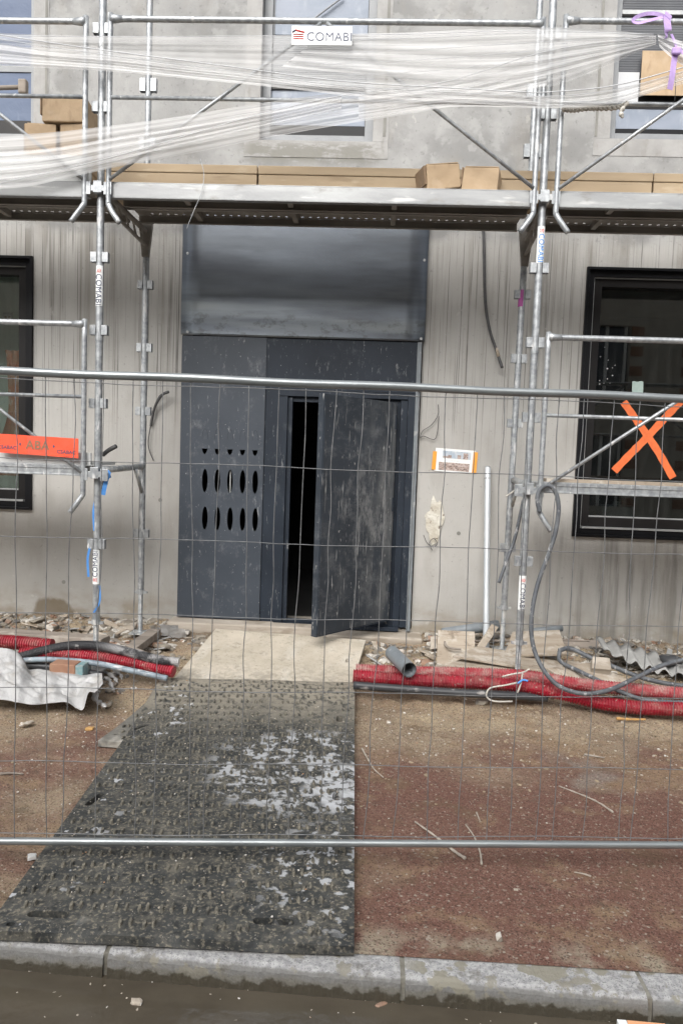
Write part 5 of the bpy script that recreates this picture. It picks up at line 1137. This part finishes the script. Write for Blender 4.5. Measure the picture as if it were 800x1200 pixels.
t = MB(); t.tube([PY(518,741,6.05), PY(583,733,6.15)], lambda i: .035+.012*i, 16); tag(t.build('grey_pipe', M['grey_pipe'], smooth=True), 'dark grey pipe lying at the wall behind the plywood pieces', 'pipe', 'grey pipes at the wall foot')
t = MB(); t.tube([PY(622,740,6.2), PY(658,736,6.25)], .028, 14); tag(t.build('grey_pipe', M['grey_pipe'], smooth=True), 'light grey pipe at the wall right of the inner scaffold foot', 'pipe', 'grey pipes at the wall foot')
t = MB(); t.tube([PY(615,746,6.1), PY(652,744,6.15)], .016, 14); tag(t.build('grey_pipe', M['grey_pipe'], smooth=True), 'thin grey pipe lying in front of the light grey one', 'pipe', 'grey pipes at the wall foot')
def board(name, label, quad, Ys, m_='ply', t_=.018, cat='board'):
    p4 = [PY(x, y, Y) for (x, y), Y in zip(quad, Ys)]; n_ = (p4[1]-p4[0]).cross(p4[3]-p4[0]).normalized()*t_
    if n_.z < 0: n_ = -n_
    s_ = MB(); s_.add([tuple(q) for q in p4]+[tuple(q-n_) for q in p4], [(0,1,2,3),(7,6,5,4),(0,4,5,1),(1,5,6,2),(2,6,7,3),(3,7,4,0)]); return tag(s_.build(name, M[m_], bevel=.003), label, cat)
board('plywood_board', 'upright pale plywood offcut leaning against the grey pipe', [(513,738),(556,740),(556,782),(511,783)], [5.95,5.95,5.6,5.6])
board('plywood_board', 'long plywood strip in front of the leaning pole', [(530,768),(560,757),(690,778),(655,789)], [5.45,5.75,5.75,5.4])
board('plywood_board', 'lower splintered plywood sheet just behind the pinkish conduit', [(520,780),(540,772),(668,790),(650,795)], [5.35,5.55,5.45,5.3])
board('plywood_board', 'plywood sheet lying by the inner scaffold foot', [(600,740),(655,738),(664,766),(590,768)], [6.1,6.1,5.65,5.65])
board('plywood_board', 'flat dusty board beneath the hoses at right', [(640,783),(690,776),(740,798),(690,812)], [5.3,5.55,5.35,5.15])
board('concrete_block', 'small square rubble block standing beside the hose loop', [(694,769),(714,771),(716,785),(693,783)], [5.45,5.45,5.35,5.35], 'sill', .06, 'block')
board('plywood_board', 'brown plank along the wall behind the corrugated sheet', [(656,750),(700,750),(706,766),(660,764)], [6.2,6.2,6.1,6.1], 'wood_old')
board('concrete_block', 'pair of pale blocks in the corner right of the door step', [(504,746),(512,745),(512,760),(504,761)], [6.0,6.0,5.95,5.95], 'sill', .09, 'block')
board('plywood_board', 'thin board resting on edge against the grey pipe', [(559,757),(576,731),(584,735),(566,762)], [5.8,6.05,6.05,5.8])
cabl('bent_rod', 'thin pale bent rod lying across the plywood with hooked left end', [(540,761,5.7),(526,759,5.72),(521,754,5.8),(528,751,5.9),(580,751,6.0),(640,750,6.0),(690,751,6.0)], 5.9, .009, mt=M['wood_old'], cat='rod')
# corrugated fibre cement sheet
def csheet(name, label, a, b2, c_, m_, waves, amp, Ya, Yb, Yc):
    A, Bp, Cp = PY(*a, Ya), PY(*b2, Yb), PY(*c_, Yc); U = Bp-A; V = Cp-A; nn = U.cross(V).normalized(); nn = nn if nn.z > 0 else -nn; s_ = MB(); nu, nv = waves*8, 5
    for j in range(nv+1):
        for i in range(nu+1):
            u, v = i/nu, j/nv; s_.v.append(tuple(A+U*u+V*(v*(1+.06*math.sin(i*.9)))+nn*amp*math.sin(2*math.pi*waves*u)+Vector((0, 0, -.05*math.sin(u*3)*v))))
    for j in range(nv):
        for i in range(nu): q = j*(nu+1)+i; s_.f.append((q, q+1, q+nu+2, q+nu+1))
    s_.mi = [0]*len(s_.f); o = s_.build(name, M[m_], smooth=True); md = o.modifiers.new('s', 'SOLIDIFY'); md.thickness = .007; return tag(o, label, 'roof sheet')
csheet('corrugated_sheet', 'broken grey corrugated sheet leaning at the wall on the right', (698,748), (812,778), (707,762), 'fcement', 7, .020, 6.05, 5.75, 5.72)
csheet('corrugated_sheet', 'piece of pale corrugated sheet behind at the right edge', (760,762), (830,764), (762,774), 'fcement', 4, .015, 6.3, 6.3, 6.1)
p = PY(785, 770, 5.65); mb = MB(); stone_into(mb, p.x, p.y, p.z-.02, .11, random.Random(4), I2, .7); tag(mb.build('rubber_scrap', M['blk_pipe'], smooth=True), 'crumpled black rubber scrap on the corrugated sheet', 'scrap')
# hoses
def hose(label, pts_, r, m_='hose'): t = MB(); t.tube(crv([PY(*q) for q in pts_], 12), r, 10); return tag(t.build('grey_hose', M[m_], smooth=True), label, 'hose')
hose('thick grey hose looping from the scaffold bracket down to the ground', [(632,600,5.10),(629,585,5.10),(633,573,5.10),(643,569,5.08),(651,578,5.08),(654,598,5.08),(650,625,5.08),(642,650,5.08),(631,680,5.08),(624,710,5.05),(622,740,5.02),(627,766,4.98),(640,790,4.9),(658,806,4.85),(685,813,4.82),(715,808,4.85),(745,794,5.0),(775,780,5.1),(812,770,5.2)], .0155)
hose('second grey hose curving through the rubble under the corrugated sheet', [(655,762,5.5),(668,760,5.55),(690,770,5.5),(715,780,5.45),(745,792,5.4),(775,800,5.35),(815,806,5.3)], .017)
hose('third grey hose slipping between the red conduits at right', [(655,763,5.45),(656,775,5.4),(675,785,5.3),(700,797,5.15),(730,812,4.98),(760,821,4.92),(815,824,4.9)], .015)
hose('short concrete-crusted cable hanging beside the right scaffold post', [(618,565,5.5),(612,590,5.5),(603,630,5.48),(594,655,5.45),(584,683,5.42)], .013)
# rope at the right foot
rp = thing('tie_rope', 'white and blue rope tied round the foot of the right scaffold post', 'rope', PY(606, 800, 4.95))
for k_, pts_ in enumerate([[(588,793),(600,790),(612,788),(620,784)], [(612,788),(610,800),(606,812)], [(606,800),(592,803),(575,806),(570,812),(571,818),(580,822),(600,822)]]):
    t = MB(); t.tube(crv([PY(x, y, 4.90-.01*k_) for x, y in pts_], 8), .006, 7); t.build('strand', M['rope'], rp, smooth=True)
t = MB(); t.tube(crv([PY(x, y, 4.88) for x, y in [(606,801),(612,797),(618,798)]], 6), .007, 7); t.build('blue_end', M['blue'], rp, smooth=True)
cabl('white_tie', 'scrap of white cord tied on the inner post behind the right crossbar', [(592,582,5.7),(598,578,5.7),(605,573,5.7),(612,570,5.7)], 5.7, .006, 'rope', 'cord')
# twigs
def twig(label, pts_, r, m_='stick'):
    P = []
    for x, y in pts_: g0 = PZ(x, y, .01); P.append(PZ(x, y, gz(g0.x, g0.y)+r*1.1))
    t = MB(); n_ = len(crv(P, 6)); t.tube(crv(P, 6), lambda i: r*(1-.5*i/n_)*(1+.2*math.sin(i*1.9)), 7); return tag(t.build('twig', M[m_], smooth=True), label, 'twig', 'dry twigs scattered on the pavement')
twig('long pale twig on the pavement crossing left of the forked one', [(545,1006),(534,999),(520,988),(503,975),(486,963)], .007)
twig('bent pale twig lying upright just right of the longest twig', [(564,1013),(562,998),(555,980),(545,966)], .005)
twig('pale twig high on the right of the pavement by the grey puddle stain', [(718,952),(700,940),(680,931),(654,921)], .0055)
twig('curved twig beside the right edge of the black mat', [(424,877),(430,888),(438,901),(449,911)], .0055)
twig('small short twig alone on the right of the red pavement', [(692,1027),(683,1024),(672,1022)], .004)
twig('tiny white splinter between the two crossing twigs and the mesh', [(558,952),(562,962)], .004)
twig('dark brown splinter on the sand at right near the conduit', [(684,884),(696,886),(708,888)], .006, 'wood_old')
twig('brown stick on the soil at the far left edge', [(0,907),(14,906),(28,907)], .008, 'wood_old')
twig('flat brown splinter just in front of the front red conduit', [(722,842),(740,843),(756,843)], .010, 'timber_orange')
# leaf on the kerb and printed board in the corner
p = PZ(212, 1107, .0); s_ = MB(); s_.add([(p.x-.02, p.y, .003), (p.x-.004, p.y+.007, .009), (p.x+.018, p.y+.002, .004), (p.x, p.y-.008, .002)], [(0,1,2),(0,2,3)]); tag(s_.build('dead_leaf', M['timber_orange']), 'brown dead leaf on the kerb beside the flat light stone', 'leaf')
a = PZ(722, 1194, -.05); pbx = thing('printed_carton', 'corner of a printed carton in peach, white and turquoise standing in the gutter', 'carton', (a.x+.15, a.y-.06, -.085))
Tm = Matrix.Translation((a.x, a.y, 0)) @ Matrix.Rotation(rad(-2), 4, 'Z')
for nm, x0, x1, mt in (('spine', 0, .03, 'signw'), ('peach_panel', .031, .15, 'peach'), ('turquoise_panel', .151, .24, 'cyan'), ('peach_panel', .241, .40, 'peach')):
    s_ = MB(); s_.box(x0, x1, -.16, 0, -.12, -.05-(0 if nm != 'turquoise_panel' else .001), Tm); s_.build(nm, M[mt], pbx, bevel=.002)
